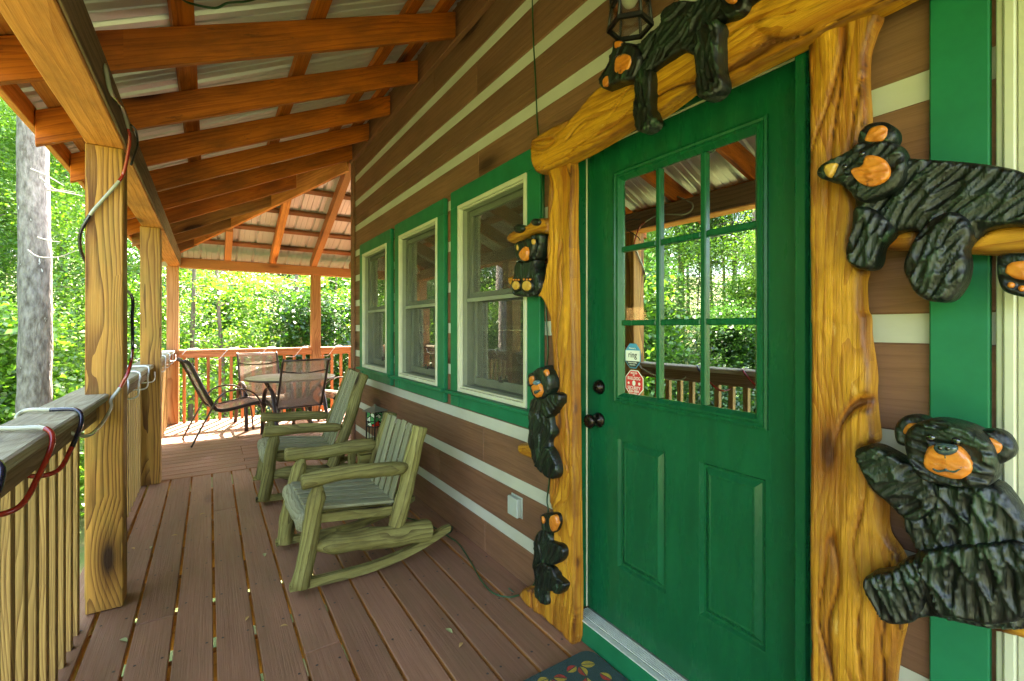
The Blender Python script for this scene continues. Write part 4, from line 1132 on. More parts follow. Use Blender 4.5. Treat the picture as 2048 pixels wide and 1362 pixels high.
# ------------------------------------------------------------------ CARVED SURROUND
XS = 1.352
XCF = 1.315
sur = thing('carved_surround', 'varnished yellow carved log surround framing the green door', 'door surround', (XS, 1.1, 0))
P0 = [(1099, 324), (1120, 318), (1143, 316), (1144, 450), (1147, 560), (1149, 800), (1151, 1000), (1152, 1277), (1125, 1267), (1098, 1243), (1068, 1222), (1045, 1200), (1039, 1187), (1051, 1175), (1068, 1181), (1098, 1178), (1103, 1160), (1107, 1137), (1110, 1078), (1110, 1034), (1102, 1004), (1101, 958), (1108, 909), (1104, 876), (1106, 832), (1106, 766), (1105, 700), (1102, 660), (1101, 636), (1089, 600), (1078, 591), (1078, 571), (1091, 562), (1095, 527), (1097, 470), (1097, 405), (1101, 370), (1097, 342)]
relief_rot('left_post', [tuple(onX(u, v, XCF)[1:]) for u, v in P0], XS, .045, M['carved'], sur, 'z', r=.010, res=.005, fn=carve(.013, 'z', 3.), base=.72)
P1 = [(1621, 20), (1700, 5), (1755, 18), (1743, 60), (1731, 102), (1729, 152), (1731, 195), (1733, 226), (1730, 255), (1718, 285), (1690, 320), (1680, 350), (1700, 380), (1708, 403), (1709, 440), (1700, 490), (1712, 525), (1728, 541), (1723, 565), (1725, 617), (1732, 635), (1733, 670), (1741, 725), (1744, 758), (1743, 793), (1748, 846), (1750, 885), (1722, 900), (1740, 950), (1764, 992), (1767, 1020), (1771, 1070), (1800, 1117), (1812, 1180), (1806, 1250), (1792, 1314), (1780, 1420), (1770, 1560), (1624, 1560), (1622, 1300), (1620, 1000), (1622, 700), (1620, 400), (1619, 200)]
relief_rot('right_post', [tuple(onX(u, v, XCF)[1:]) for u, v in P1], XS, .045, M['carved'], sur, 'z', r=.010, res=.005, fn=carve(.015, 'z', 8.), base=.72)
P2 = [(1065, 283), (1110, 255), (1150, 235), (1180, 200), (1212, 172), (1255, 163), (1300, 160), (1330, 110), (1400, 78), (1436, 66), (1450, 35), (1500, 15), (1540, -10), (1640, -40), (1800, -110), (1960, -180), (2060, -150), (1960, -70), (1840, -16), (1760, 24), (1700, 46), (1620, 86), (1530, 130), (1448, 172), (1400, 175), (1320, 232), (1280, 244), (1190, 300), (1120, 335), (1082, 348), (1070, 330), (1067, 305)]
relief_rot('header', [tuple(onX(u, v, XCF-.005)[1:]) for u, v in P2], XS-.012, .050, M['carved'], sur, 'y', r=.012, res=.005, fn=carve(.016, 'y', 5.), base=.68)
# branches
def branch(nm, pts, u0, v0, s, par, xb=XS, th=.05):
    return relief_rot(nm, crop(u0, v0, s, XCF, pts), xb, th, M['carved'], par, 'y', r=.014, res=.0045, fn=carve(.006, 'y', u0*.01), base=.6)
branch('branch', [(195, 360), (220, 320), (290, 290), (400, 240), (440, 190), (500, 180), (590, 190), (590, 325), (500, 320), (420, 345), (330, 380), (240, 420), (200, 400)], 980, 400, 4.865, sur, 1.345, .055)
branch('branch_stub', [(165, 745), (260, 745), (300, 800), (260, 850), (175, 830)], 980, 400, 4.865, sur, 1.362, .04)
branch('branch_stub', [(138, 865), (180, 858), (300, 862), (330, 1025), (290, 1010), (150, 950)], 1000, 700, 4.54, sur, 1.378, .05)
branch('branch', [(465, 872), (530, 790), (600, 760), (700, 765), (690, 840), (650, 880)], 1600, 200, 2.96, sur, XS, .035)
branch('branch', [(960, 892), (1060, 800), (1180, 745), (1500, 720), (1800, 700), (1800, 900), (1450, 905), (1100, 912)], 1600, 200, 2.96, sur, XS, .04)
branch('branch', [(870, 1115), (960, 1085), (1048, 1075), (1250, 1060), (1400, 1080), (1400, 1240), (1200, 1210), (1048, 1165)], 1600, 780, 2.34, sur, XS, .045)
# ------------------------------------------------------------------ CARVED BEARS
XB = XS-.030
def bear(name_label, cat='carved bear', loc=None):
    return thing('carved_bear', name_label, cat, loc, group='black carved wooden bears round the door')
def rel(nm, u0, v0, s, pts, par, xb, th, mat, r=.010, res=.0036, ang=.8, amp=.006, base=.76, seed=0., X=None, sc=1.):
    X = X if X is not None else xb-th*.8
    pl_ = crop(u0, v0, s, X, pts); cc = (sum(p[0] for p in pl_)/len(pl_), sum(p[1] for p in pl_)/len(pl_))
    fn = fur(ang, amp, sc, seed, cc) if amp else None
    return relief(nm, pl_, xb, th, mat, par, r=r, res=res, fn=fn, base=base)
def ell(cx, cy, a, b, n=14, rot=0.): return [(cx+a*math.cos(t)*math.cos(rot)-b*math.sin(t)*math.sin(rot), cy+a*math.cos(t)*math.sin(rot)+b*math.sin(t)*math.cos(rot)) for t in [2*math.pi*k/n for k in range(n)]]
def ball(nm, u0, v0, s, c, r, par, X, mat, sx=.5):
    p = onX(u0+c[0]/s, v0+c[1]/s, X)
    return lathe(nm, [(r*math.sin(a), -r*math.cos(a)*sx) for a in np.linspace(.15, math.pi-.15, 8)], mat, par, Matrix.Translation(p) @ Matrix.Rotation(math.radians(-90), 4, 'Y'), seg=14)
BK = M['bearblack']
# A: walking along the header
D = (1040, 0, 2.695)
A = bear('black bear carving walking down the header beam under the wall lantern', loc=(XS, 1.2, 2.1))
rel('body', *D, [(480, 300), (560, 232), (640, 235), (700, 175), (755, 135), (760, 85), (790, 40), (860, 2), (960, 5), (1020, -30), (1110, -60), (1150, 0), (1120, 70), (1075, 115), (1065, 240), (1070, 330), (1040, 330), (940, 300), (880, 272), (830, 295), (705, 380), (700, 420), (610, 440), (520, 400)], A, XB-.02, .050, BK, ang=2.5, amp=.006, seed=2.)
rel('front_leg', *D, [(612, 400), (660, 370), (705, 385), (700, 520), (712, 600), (728, 650), (700, 695), (655, 713), (622, 690), (612, 600), (618, 500)], A, XB-.022, .055, BK, ang=1.5, amp=.005, seed=3.)
rel('hind_leg', *D, [(940, 200), (1000, 120), (1070, 110), (1068, 240), (1072, 360), (1090, 430), (1080, 480), (1035, 520), (985, 533), (950, 505), (944, 400), (938, 290)], A, XB-.03, .060, BK, ang=1.4, amp=.006, seed=4.)
rel('head', *D, [(428, 445), (436, 410), (470, 350), (495, 300), (500, 262), (505, 225), (535, 213), (570, 232), (620, 240), (650, 300), (630, 380), (600, 430), (540, 442), (480, 466), (445, 476)], A, XB-.035, .055, BK, ang=2.2, amp=.004, seed=5., res=.004)
rel('ear_patch', *D, [(510, 226), (546, 222), (540, 246), (512, 262)], A, XB-.080, .012, M['orange'], amp=0, res=.003, r=.01)
rel('cheek_patch', *D, [(508, 375), (515, 315), (555, 290), (590, 300), (594, 330), (578, 372), (545, 397), (520, 392)], A, XB-.080, .014, M['orange'], ang=.5, amp=.002, res=.003, r=.012)
rel('snout_patch', *D, [(444, 432), (468, 406), (481, 428), (466, 460), (446, 464)], A, XB-.078, .014, M['orange'], amp=0, res=.003, r=.01)
ball('eye', *D, (520, 300), .006, A, XB-.090, M['eye']); ball('nose', *D, (434, 440), .009, A, XB-.07, M['eye'])
# B: second bear higher on the header, mostly out of frame
B2 = bear('black bear carving higher on the header beam at the top of the picture', loc=(XS, .9, 2.35))
rel('body', *D, [(1060, 105), (1085, 20), (1060, -80), (1120, -200), (1260, -260), (1400, -300), (1500, -230), (1430, -120), (1300, -40), (1225, 10), (1205, 50), (1150, 88), (1100, 102)], B2, XB-.02, .055, BK, ang=.9, amp=.006, seed=6.)
rel('ear_patch', *D, [(1100, -30), (1140, -35), (1160, -5), (1140, 14), (1110, 8)], B2, XB-.075, .014, M['orange'], amp=0, res=.003, r=.01)
# C: large bear lying on a branch, right
E_ = (1600, 200, 2.96)
C1 = bear('large black bear carving draped over a branch at upper right of the door', loc=(XS, .35, 1.6))
rel('body', *E_, [(330, 480), (420, 400), (520, 330), (600, 320), (660, 345), (900, 360), (1100, 380), (1250, 405), (1326, 430), (1500, 500), (1700, 620), (1750, 800), (1600, 800), (1450, 745), (1326, 738), (1200, 745), (1090, 768), (1010, 840), (960, 905), (850, 900), (720, 850), (700, 775), (640, 765), (560, 785), (470, 850), (400, 860), (310, 800), (322, 680), (326, 600)], C1, XB, .055, BK, r=.012, ang=2.25, amp=.0075, seed=11., sc=1.2)
rel('front_leg', *E_, [(322, 640), (420, 640), (520, 720), (540, 790), (475, 868), (458, 955), (425, 998), (355, 1003), (290, 965), (270, 905), (290, 810), (310, 720)], C1, XB-.022, .052, BK, ang=1.75, amp=.007, seed=12., sc=1.2)
rel('hind_leg', *E_, [(690, 800), (760, 720), (880, 660), (980, 700), (1010, 800), (975, 880), (987, 960), (965, 1080), (885, 1185), (775, 1192), (690, 1150), (640, 1070), (612, 990), (640, 890)], C1, XB-.026, .056, BK, r=.012, ang=2.1, amp=.0075, seed=13., sc=1.2)
rel('head', *E_, [(98, 425), (112, 398), (140, 372), (200, 343), (300, 290), (345, 255), (440, 240), (560, 250), (610, 320), (620, 400), (580, 500), (500, 560), (400, 600), (330, 590), (290, 540), (220, 490), (140, 470), (106, 450)], C1, XB-.030, .055, BK, ang=2.5, amp=.006, seed=14., r=.012, sc=1.2)
rel('ear', *E_, [(345, 260), (352, 195), (395, 145), (470, 128), (530, 140), (566, 185), (560, 240), (520, 270), (430, 275)], C1, XB-.030, .045, BK, amp=.003, seed=15., res=.004)
rel('ear_patch', *E_, [(388, 215), (420, 165), (490, 150), (516, 180), (495, 235), (440, 246), (386, 241)], C1, XB-.066, .014, M['orange'], ang=.1, amp=.003, res=.003, r=.012)
rel('cheek_patch', *E_, [(300, 412), (365, 388), (385, 333), (440, 328), (495, 352), (525, 410), (512, 462), (450, 500), (390, 507), (330, 470)], C1, XB-.080, .016, M['orange'], ang=.5, amp=.004, res=.003, r=.012)
rel('snout_patch', *E_, [(138, 402), (160, 380), (214, 373), (205, 412), (176, 456), (152, 442)], C1, XB-.078, .015, M['yellow'], amp=.001, res=.003, r=.01)
ball('eye', *E_, (365, 318), .006, C1, XB-.092, M['eye']); ball('nostril', *E_, (262, 395), .006, C1, XB-.090, M['eye'])
rel('hind_paw', *E_, [(1165, 960), (1182, 915), (1300, 905), (1450, 905), (1560, 960), (1560, 1100), (1450, 1175), (1326, 1168), (1210, 1132), (1172, 1060)], C1, XB-.01, .050, BK, ang=.3, amp=.004, seed=16.)
rel('paw_pad', *E_, [(1213, 1015), (1238, 968), (1326, 952), (1420, 970), (1440, 1030), (1380, 1065), (1280, 1058), (1235, 1035)], C1, XB-.052, .014, M['orange'], amp=.001, res=.003, r=.012)
for c in ((1247, 1095), (1312, 1115), (1375, 1118)): rel('toe_pad', *E_, ell(c[0], c[1], 22, 18, 8), C1, XB-.054, .010, M['orange'], amp=0, res=.003, r=.006)
# D: waving bear, lower right
G = (1600, 780, 2.34)
C2 = bear('black bear carving with orange muzzle reaching one paw to the right post', loc=(XS, .3, .9))
rel('body', *G, [(480, 470), (560, 420), (700, 440), (900, 440), (990, 520), (1048, 620), (1120, 720), (1170, 900), (1130, 1100), (900, 1118), (760, 1092), (620, 1062), (500, 1070), (440, 1000), (450, 860), (540, 775), (530, 720), (490, 650), (485, 600), (470, 540)], C2, XB, .065, BK, r=.012, ang=1.35, amp=.0078, seed=21., sc=1.2)
rel('raised_arm', *G, [(256, 292), (285, 268), (350, 263), (430, 300), (540, 368), (620, 440), (640, 540), (560, 610), (485, 600), (400, 522), (330, 462), (272, 350)], C2, XB-.020, .055, BK, ang=2.5, amp=.007, seed=22., sc=1.2)
rel('leg', *G, [(295, 892), (330, 862), (425, 845), (480, 800), (560, 800), (600, 900), (580, 1000), (545, 1075), (480, 1097), (400, 1090), (345, 1025), (298, 940)], C2, XB-.022, .055, BK, ang=1.2, amp=.007, seed=23., sc=1.2)
rel('lap', *G, [(540, 770), (700, 735), (900, 715), (1040, 720), (1100, 860), (1080, 1050), (900, 1100), (740, 1070), (620, 1040), (560, 900)], C2, XB-.035, .045, BK, ang=1.5, amp=.0075, seed=26., sc=1.2)
rel('head', *G, [(488, 262), (500, 190), (560, 150), (640, 138), (760, 163), (850, 205), (905, 270), (918, 350), (900, 430), (850, 458), (700, 450), (570, 420), (515, 350)], C2, XB-.040, .065, BK, r=.012, ang=.2, amp=.006, seed=24., sc=1.2)
for pts in ([(446, 232), (444, 170), (490, 122), (560, 122), (606, 150), (590, 215), (520, 262), (470, 258)], [(815, 205), (900, 187), (965, 212), (1003, 275), (988, 322), (925, 348), (860, 330)]):
    rel('ear', *G, pts, C2, XB-.035, .040, BK, amp=.003, seed=25., res=.004)
for pts in ([(482, 192), (508, 158), (558, 163), (572, 185), (530, 207), (492, 207)], [(843, 238), (882, 223), (942, 256), (932, 292), (900, 302), (864, 290)]):
    rel('ear_patch', *G, pts, C2, XB-.070, .012, M['orange'], ang=.2, amp=.002, res=.003, r=.01)
rel('muzzle', *G, [(578, 350), (585, 300), (610, 262), (680, 262), (740, 268), (785, 315), (803, 355), (795, 388), (750, 417), (680, 408), (610, 382)], C2, XB-.095, .022, M['orange'], ang=.3, amp=.002, res=.003, r=.02)
rel('nose', *G, [(624, 262), (660, 250), (726, 264), (728, 293), (685, 307), (640, 294)], C2, XB-.112, .014, M['nose'], amp=0, res=.003, r=.012)
rel('mouth_line', *G, [(676, 312), (682, 312), (683, 365), (720, 378), (752, 362), (756, 368), (722, 388), (681, 382), (645, 386), (620, 372), (623, 366), (646, 376), (676, 366)], C2, XB-.113, .005, M['nose'], amp=0, res=.002, r=.004, )
for c in ((612, 224), (730, 240)): ball('eye', *G, c, .008, C2, XB-.104, M['eye'])
for c in ((655, 272), (690, 274)): ball('nostril', *G, c, .004, C2, XB-.126, M['eye'])
# E: hanging cub, left post top
K1 = (980, 400, 4.865)
XL = 1.345
C3 = bear('small hanging cub carving gripping a branch in front of the nearest window', loc=(XL, 1.9, 1.6))
rel('body', *K1, [(250, 640), (280, 590), (330, 600), (440, 575), (450, 640), (500, 800), (480, 900), (420, 937), (270, 937), (225, 890), (235, 745)], C3, XL, .065, BK, r=.012, res=.0032, ang=1.5, amp=.004, seed=31.)
rel('arm', *K1, [(400, 352), (500, 330), (505, 400), (478, 520), (450, 580), (400, 560), (430, 450)], C3, XL-.01, .060, BK, res=.0032, ang=1.3, amp=.003, seed=32.)
rel('arm', *K1, [(248, 430), (300, 400), (310, 480), (290, 580), (262, 560), (250, 500)], C3, XL-.01, .055, BK, res=.0032, ang=1.6, amp=.003, seed=33.)
rel('head', *K1, [(258, 440), (300, 400), (400, 370), (435, 400), (430, 480), (400, 560), (340, 610), (290, 580), (265, 510)], C3, XL-.035, .055, BK, res=.004, ang=1.2, amp=.003, seed=34.)
rel('muzzle', *K1, [(280, 520), (310, 475), (345, 452), (365, 490), (358, 560), (325, 592), (292, 565)], C3, XL-.080, .022, M['orange'], ang=1.5, amp=.002, res=.003, r=.01)
for c, a, b in (((265, 462), 10, 28), ((417, 405), 15, 28)): rel('ear_patch', *K1, ell(*c, a, b), C3, XL-.082, .010, M['yellow'], amp=0, res=.003, r=.006)
for c, r_ in (((275, 278), 50), ((440, 214), 42)): rel('paw', *K1, ell(*c, r_, r_*.85), C3, XL-.035, .040, BK, amp=.002, res=.004, r=.02)
for c, a, b in (((250, 828), 46, 68), ((356, 832), 58, 78)):
    rel('foot', *K1, ell(*c, a, b), C3, XL-.045, .035, BK, amp=.002, res=.004, r=.018)
    rel('foot_pad', *K1, ell(c[0]-5, c[1]+2, a*.68, b*.62), C3, XL-.076, .010, M['yellow'], amp=.0008, res=.003, r=.008)
    for q in (-1, 0, 1): rel('toe_pad', *K1, ell(c[0]+q*a*.5, c[1]-b*.76, a*.16, b*.13, 8), C3, XL-.074, .008, M['orange'], amp=0, res=.0025, r=.005)
# F: climbing cub, middle
K2 = (1000, 700, 4.54)
C4 = bear('cub carving with blue nose clinging to the left post at sill height', loc=(XL, 1.85, .9))
rel('body', *K2, [(300, 440), (360, 430), (440, 405), (480, 480), (470, 620), (487, 740), (460, 840), (480, 930), (525, 1080), (515, 1150), (470, 1172), (400, 1130), (320, 1050), (282, 930), (262, 790), (270, 700), (274, 500)], C4, XL, .065, BK, r=.012, res=.0032, ang=1.9, amp=.005, seed=41.)
rel('arm', *K2, [(400, 430), (500, 388), (545, 398), (556, 440), (540, 500), (490, 562), (430, 620), (390, 560)], C4, XL-.020, .058, BK, res=.0032, ang=.8, amp=.004, seed=42.)
rel('hind_leg', *K2, [(380, 900), (440, 880), (490, 960), (526, 1080), (515, 1150), (470, 1172), (400, 1130), (375, 1020)], C4, XL-.022, .055, BK, res=.0032, ang=2., amp=.003, seed=43.)
rel('head', *K2, [(258, 300), (262, 220), (300, 200), (340, 165), (400, 160), (450, 230), (462, 330), (440, 400), (400, 440), (340, 445), (300, 410), (280, 350)], C4, XL-.030, .060, BK, res=.004, ang=1.4, amp=.004, seed=44.)
rel('ear', *K2, [(385, 185), (410, 140), (437, 158), (455, 240), (430, 262)], C4, XL-.028, .045, BK, res=.004, amp=.001)
rel('ear_patch', *K2, [(390, 200), (412, 175), (428, 200), (430, 248), (410, 240)], C4, XL-.074, .016, M['orange'], amp=0, res=.003, r=.008)
rel('ear_patch', *K2, [(264, 248), (298, 238), (300, 290), (280, 318), (266, 300)], C4, XL-.080, .014, M['orange'], amp=0, res=.003, r=.008)
rel('muzzle', *K2, [(282, 338), (300, 318), (350, 300), (372, 350), (370, 400), (335, 432), (305, 405)], C4, XL-.084, .022, M['orange'], amp=.0015, res=.003, r=.012)
rel('nose', *K2, ell(322, 298, 24, 22), C4, XL-.095, .018, M['teal'], amp=0, res=.0025, r=.01)
rel('mouth', *K2, [(303, 378), (330, 368), (366, 362), (340, 388), (318, 400)], C4, XL-.103, .007, M['nose'], amp=0, res=.0025, r=.004)
ball('eye', *K2, (322, 298), .003, C4, XL-.115, M['eye'])
# G: climbing cub, bottom
K3 = (980, 960, 3.39)
C5 = bear('cub carving climbing the foot of the left post beside the green wire', loc=(XL, 1.8, .3))
rel('body', *K3, [(330, 350), (380, 330), (420, 380), (430, 440), (425, 560), (440, 620), (430, 700), (400, 760), (405, 835), (370, 846), (330, 812), (310, 770), (308, 700), (298, 620), (292, 560), (300, 480), (306, 400)], C5, XL, .062, BK, r=.012, res=.0032, ang=1.7, amp=.005, seed=51.)
rel('arm', *K3, [(390, 420), (440, 425), (485, 442), (508, 480), (500, 530), (460, 566), (420, 572), (385, 520)], C5, XL-.020, .055, BK, res=.0032, ang=1.7, amp=.004, seed=52.)
rel('hind_leg', *K3, [(330, 560), (420, 590), (455, 650), (512, 705), (502, 750), (470, 776), (420, 755), (360, 740), (320, 660)], C5, XL-.022, .055, BK, res=.0032, ang=2.0, amp=.004, seed=53.)
rel('head', *K3, [(346, 240), (365, 228), (400, 224), (442, 234), (458, 290), (440, 345), (410, 365), (370, 345), (352, 300)], C5, XL-.026, .055, BK, res=.004, ang=1.5, amp=.003, seed=54.)
rel('face_patch', *K3, [(402, 262), (425, 238), (445, 245), (453, 275), (458, 300), (430, 350), (406, 325)], C5, XL-.074, .018, M['orange'], amp=.0015, res=.003, r=.01)
rel('ear_patch', *K3, [(350, 246), (362, 262), (366, 285), (358, 297), (350, 280)], C5, XL-.074, .014, M['orange'], amp=0, res=.003, r=.006)
# ------------------------------------------------------------------ INTERIOR LAMP
tl = thing('table_lamp', 'lit table lamp with cream shade seen through the door glass', 'lamp', onX(1268, 700, 2.9))
tp = onX(1268, 640, 2.9)
t_ = NT('lamp_shade'); principled(t_, color=(.7, .5, .25), rough=.7, emi=(1., .62, .25), emis=1.2)
lathe('lamp_shade', [(.115, 0), (.075, .13)], t_.m, tl, Matrix.Translation(tp-Vector((0, 0, .03))), seg=24)
lathe('lamp_base', [(.07, 0), (.07, .02), (.02, .05), (.03, .15), (.012, .25), (.01, .34)], M['bronze'], tl, Matrix.Translation(tp-Vector((0, 0, .36))), seg=16)
boxes('side_cabinet', [((2.65, tp.y-.4, .021), (3.15, tp.y+.4, tp.z-.361))], plain('cabinet_wood', (.2, .1, .04)), None, bev=.01)
bpy.data.objects['side_cabinet']['label'] = 'brown wooden cabinet under the lit lamp inside the cabin'; bpy.data.objects['side_cabinet']['category'] = 'cabinet'
# ------------------------------------------------------------------ TERRAIN
def gz(x, y):
    d = math.hypot(x, y)
    base = -2.3+.10*max(0, d-8)+.004*max(0, d-25)**1.5
    if x > 2: base = base
    return base+.5*noise.noise(Vector((x*.08, y*.08, 0)))+.12*noise.noise(Vector((x*.4, y*.4, 2)))
vs = []; fs = []
rad = [0, 2, 4, 6, 8, 10, 13, 16, 20, 25, 31, 38, 46, 56, 70, 90, 120, 160]
ns = 72
for r_ in rad:
    for k in range(ns):
        a = 2*math.pi*k/ns; x, y = r_*math.cos(a), r_*math.sin(a)
        vs.append((x, y, gz(x, y) if r_ < 100 else min(gz(x, y), 18)))
for i in range(len(rad)-1):
    for k in range(ns): fs.append((i*ns+k, i*ns+(k+1) % ns, (i+1)*ns+(k+1) % ns, (i+1)*ns+k))
tag(add('ground', mesh('ground', vs, fs), M['ground'], smooth=True), kind='structure')
# ------------------------------------------------------------------ TREES
def leafmesh(name, centers, per, leaf, spread, rs, flat=.45, droop=0.):
    """leaves in layered sprays round the given centres"""
    n = len(centers)*per
    C = np.repeat(np.array(centers), per, 0)
    off = rs.normal(0, 1, (n, 3))*np.array([spread, spread, spread*flat]); P = C+off
    ax = rs.normal(0, 1, (n, 3)); ax[:, 2] *= .5; ax /= np.linalg.norm(ax, axis=1)[:, None]
    nr = rs.normal(0, .55, (n, 3)); nr[:, 2] += 1.; nr -= ax*np.sum(nr*ax, 1)[:, None]; nr /= np.linalg.norm(nr, axis=1)[:, None]
    sd = np.cross(ax, nr)
    s = leaf*rs.uniform(.6, 1.25, (n, 1))
    # five-point leaf: stem, two shoulders, two outer lobes, tip (folded a little along the midrib)
    V = np.stack([P-ax*s*.5, P+sd*s*.42-ax*s*.12+nr*s*.10, P+sd*s*.22+ax*s*.22+nr*s*.04, P+ax*s*.6, P-sd*s*.22+ax*s*.22+nr*s*.04, P-sd*s*.42-ax*s*.12+nr*s*.10], 1).reshape(-1, 3)
    me = bpy.data.meshes.new(name)
    me.vertices.add(n*6); me.vertices.foreach_set('co', V.ravel().astype(np.float32))
    me.loops.add(n*6); me.loops.foreach_set('vertex_index', np.arange(n*6, dtype=np.int32))
    me.polygons.add(n); me.polygons.foreach_set('loop_start', np.arange(n, dtype=np.int32)*6); me.polygons.foreach_set('loop_total', np.full(n, 6, dtype=np.int32))
    me.update(); me.validate(); return me
def tree_proto(kind, seed):
    rs = np.random.RandomState(seed); rr = random.Random(seed)
    V = []; Fc = []
    def addt(pts, rad, seg):
        vs, fs, _ = sweep(pts, rad, seg); o = len(V); V.extend(vs); Fc.extend([tuple(i+o for i in f) for f in fs])
    cent = []
    if kind == 'tall':
        Ht = 18.; base = 4.8; r0 = .15; lim = 40; leaf = .10; per = 66; spread = .60; nc = 3
    elif kind == 'mid':
        Ht = 9.; base = .9; r0 = .06; lim = 34; leaf = .078; per = 76; spread = .46; nc = 3
    else:
        Ht = 3.4; base = .25; r0 = .035; lim = 20; leaf = .075; per = 60; spread = .32; nc = 3
    tp = [Vector((.25*Ht/10*noise.noise(Vector((t*2, seed, 0))), .25*Ht/10*noise.noise(Vector((t*2, seed, 5))), Ht*t)) for t in np.linspace(0, 1, 12)]
    addt(tp, [r0*(1.25 if i == 0 else 1)*(1-.88*i/11) for i in range(12)], 10)
    for k in range(lim):
        t = (base+(Ht-base)*((k+rr.random())/lim))/Ht
        i = min(int(t*11), 10); p = tp[i].lerp(tp[i+1], t*11-i)
        a = k*2.4+rr.uniform(-.4, .4); L = (Ht*.24)*(1-.65*max(0, (t-.25)/.75))*rr.uniform(.6, 1.15)
        d = Vector((math.cos(a), math.sin(a), rr.uniform(.05, .55))).normalized()
        q = [p]
        for j in range(1, 5): q.append(p+d*L*j/4+Vector((rr.uniform(-.08, .08)*L, rr.uniform(-.08, .08)*L, .05*L*math.sin(j)-.02*L*j*j/4)))
        addt(q, [r0*.30*(1-t*.7)*(1-.2*j) for j in range(5)], 5)
        for j in range(2, 5):
            for _ in range(nc):
                cent.append(tuple(q[j]+Vector((rr.gauss(0, .16*L), rr.gauss(0, .16*L), rr.gauss(0, .07*L)))))
        for _ in range(2):
            e = q[rr.choice((2, 3, 4))]; f = e+Vector((rr.uniform(-1, 1), rr.uniform(-1, 1), rr.uniform(-.2, .5)))*L*.35
            addt([e, e.lerp(f, .5)+Vector((0, 0, .03*L)), f], [r0*.1, r0*.07, r0*.03], 4); cent.append(tuple(f))
    return mesh('trunk', V, Fc), leafmesh('crown', cent, per, leaf, spread, rs)
protos = {}
def grow(kind, seed, leafm, barkm, x, y, s, rz, label, group, name='forest_tree', cat='tree', z=None):
    key = (kind, seed, leafm)
    if key not in protos:
        tm, cm = tree_proto(kind, seed); tm.materials.append(M[barkm]); tm.polygons.foreach_set('use_smooth', [True]*len(tm.polygons)); cm.materials.append(M[leafm]); protos[key] = (tm, cm)
    tm, cm = protos[key]
    root = thing(name, label, cat, (x, y, (gz(x, y) if z is None else z)-.1), rz, group); root.scale = (s, s, s)
    for nm, me in (('trunk', tm), ('crown', cm)):
        o = bpy.data.objects.new(nm, me); COL.objects.link(o); o.parent = root
    return root
SUNAZ = math.atan2(.408, .913)      # from +Y towards +X
SUNEL = math.radians(46.4)
def blocks_sun(x, y, s, kind):
    # would this crown shade the sunlit end of the deck?
    for (tx, ty, tz) in ((0., 7.5, 0.), (1.0, 7.4, 0.), (.3, 6.9, 0.), (2, 7.4, .3), (-.5, 8, 1)):
        dx, dy = x-tx, y-ty
        along = dx*math.sin(SUNAZ)+dy*math.cos(SUNAZ); perp = abs(dx*math.cos(SUNAZ)-dy*math.sin(SUNAZ))
        if along < 0: continue
        ht = {'tall': 17, 'mid': 9, 'bush': 3.6}[kind]*s; wd = {'tall': 4.6, 'mid': 2.6, 'bush': 1.2}[kind]*s
        top = gz(x, y)+ht
        if perp < wd and top > along*math.tan(SUNEL)*.9-wd: return True
    return False
pl = []
FR = random.Random(21)
def try_place(kind, n, rmin, rmax, amin, amax, sep, smin, smax, seeds, mats, lab, grp, bark='bark'):
    c = 0; tries = 0
    while c < n and tries < n*40:
        tries += 1
        a = math.radians(FR.uniform(amin, amax)); r_ = math.sqrt(FR.uniform(rmin**2, rmax**2))
        x, y = r_*math.sin(a), r_*math.cos(a)      # azimuth from +Y towards +X
        s = FR.uniform(smin, smax)
        cr = {'tall': 3.5, 'mid': 2.2, 'bush': 1.0}[kind]*s
        if x > -.9-cr*.8 and y < 8.9+cr*.6: continue
        if any(math.hypot(x-p[0], y-p[1]) < sep*(p[2] == kind and 1 or .45) for p in pl): continue
        if abs(math.atan2(x, y)-math.atan2(-1.6, 7.2)) < .07 and r_ < 7.5+cr: continue
        if blocks_sun(x, y, s, kind): continue
        pl.append((x, y, kind)); k = FR.randrange(len(seeds))
        grow(kind, seeds[k], mats[k % len(mats)], bark, x, y, s, FR.uniform(0, 6.28), lab, grp, name={'tall': 'forest_tree', 'mid': 'young_tree', 'bush': 'leafy_shrub'}[kind], cat='shrub' if kind == 'bush' else 'tree')
        c += 1
try_place('mid', 13, 11.5, 20, -80, 20, 2.0, .65, 1.1, [11, 12, 13], ['leaf', 'leaf3', 'leaf'], 'bright green young maple growing just beyond the porch', 'young maples beyond the railings')
try_place('bush', 66, 8.0, 20, -85, 22, 1.0, .7, 1.5, [31, 32, 33], ['leaf', 'leaf3', 'leaf2'], 'leafy green shrub in the undergrowth below the porch', 'shrubs in the undergrowth')
try_place('tall', 62, 13, 55, -95, 28, 2.6, .8, 1.2, [1, 2, 3], ['leaf', 'leaf3', 'leaf2'], 'tall forest tree with dark trunk in the woods behind', 'forest trees behind')
try_place('mid', 20, 20, 42, -90, 26, 2.2, .8, 1.3, [11, 12, 13], ['leaf', 'leaf3', 'leaf2'], 'young tree filling in between the forest trunks', 'young trees among the forest trunks')
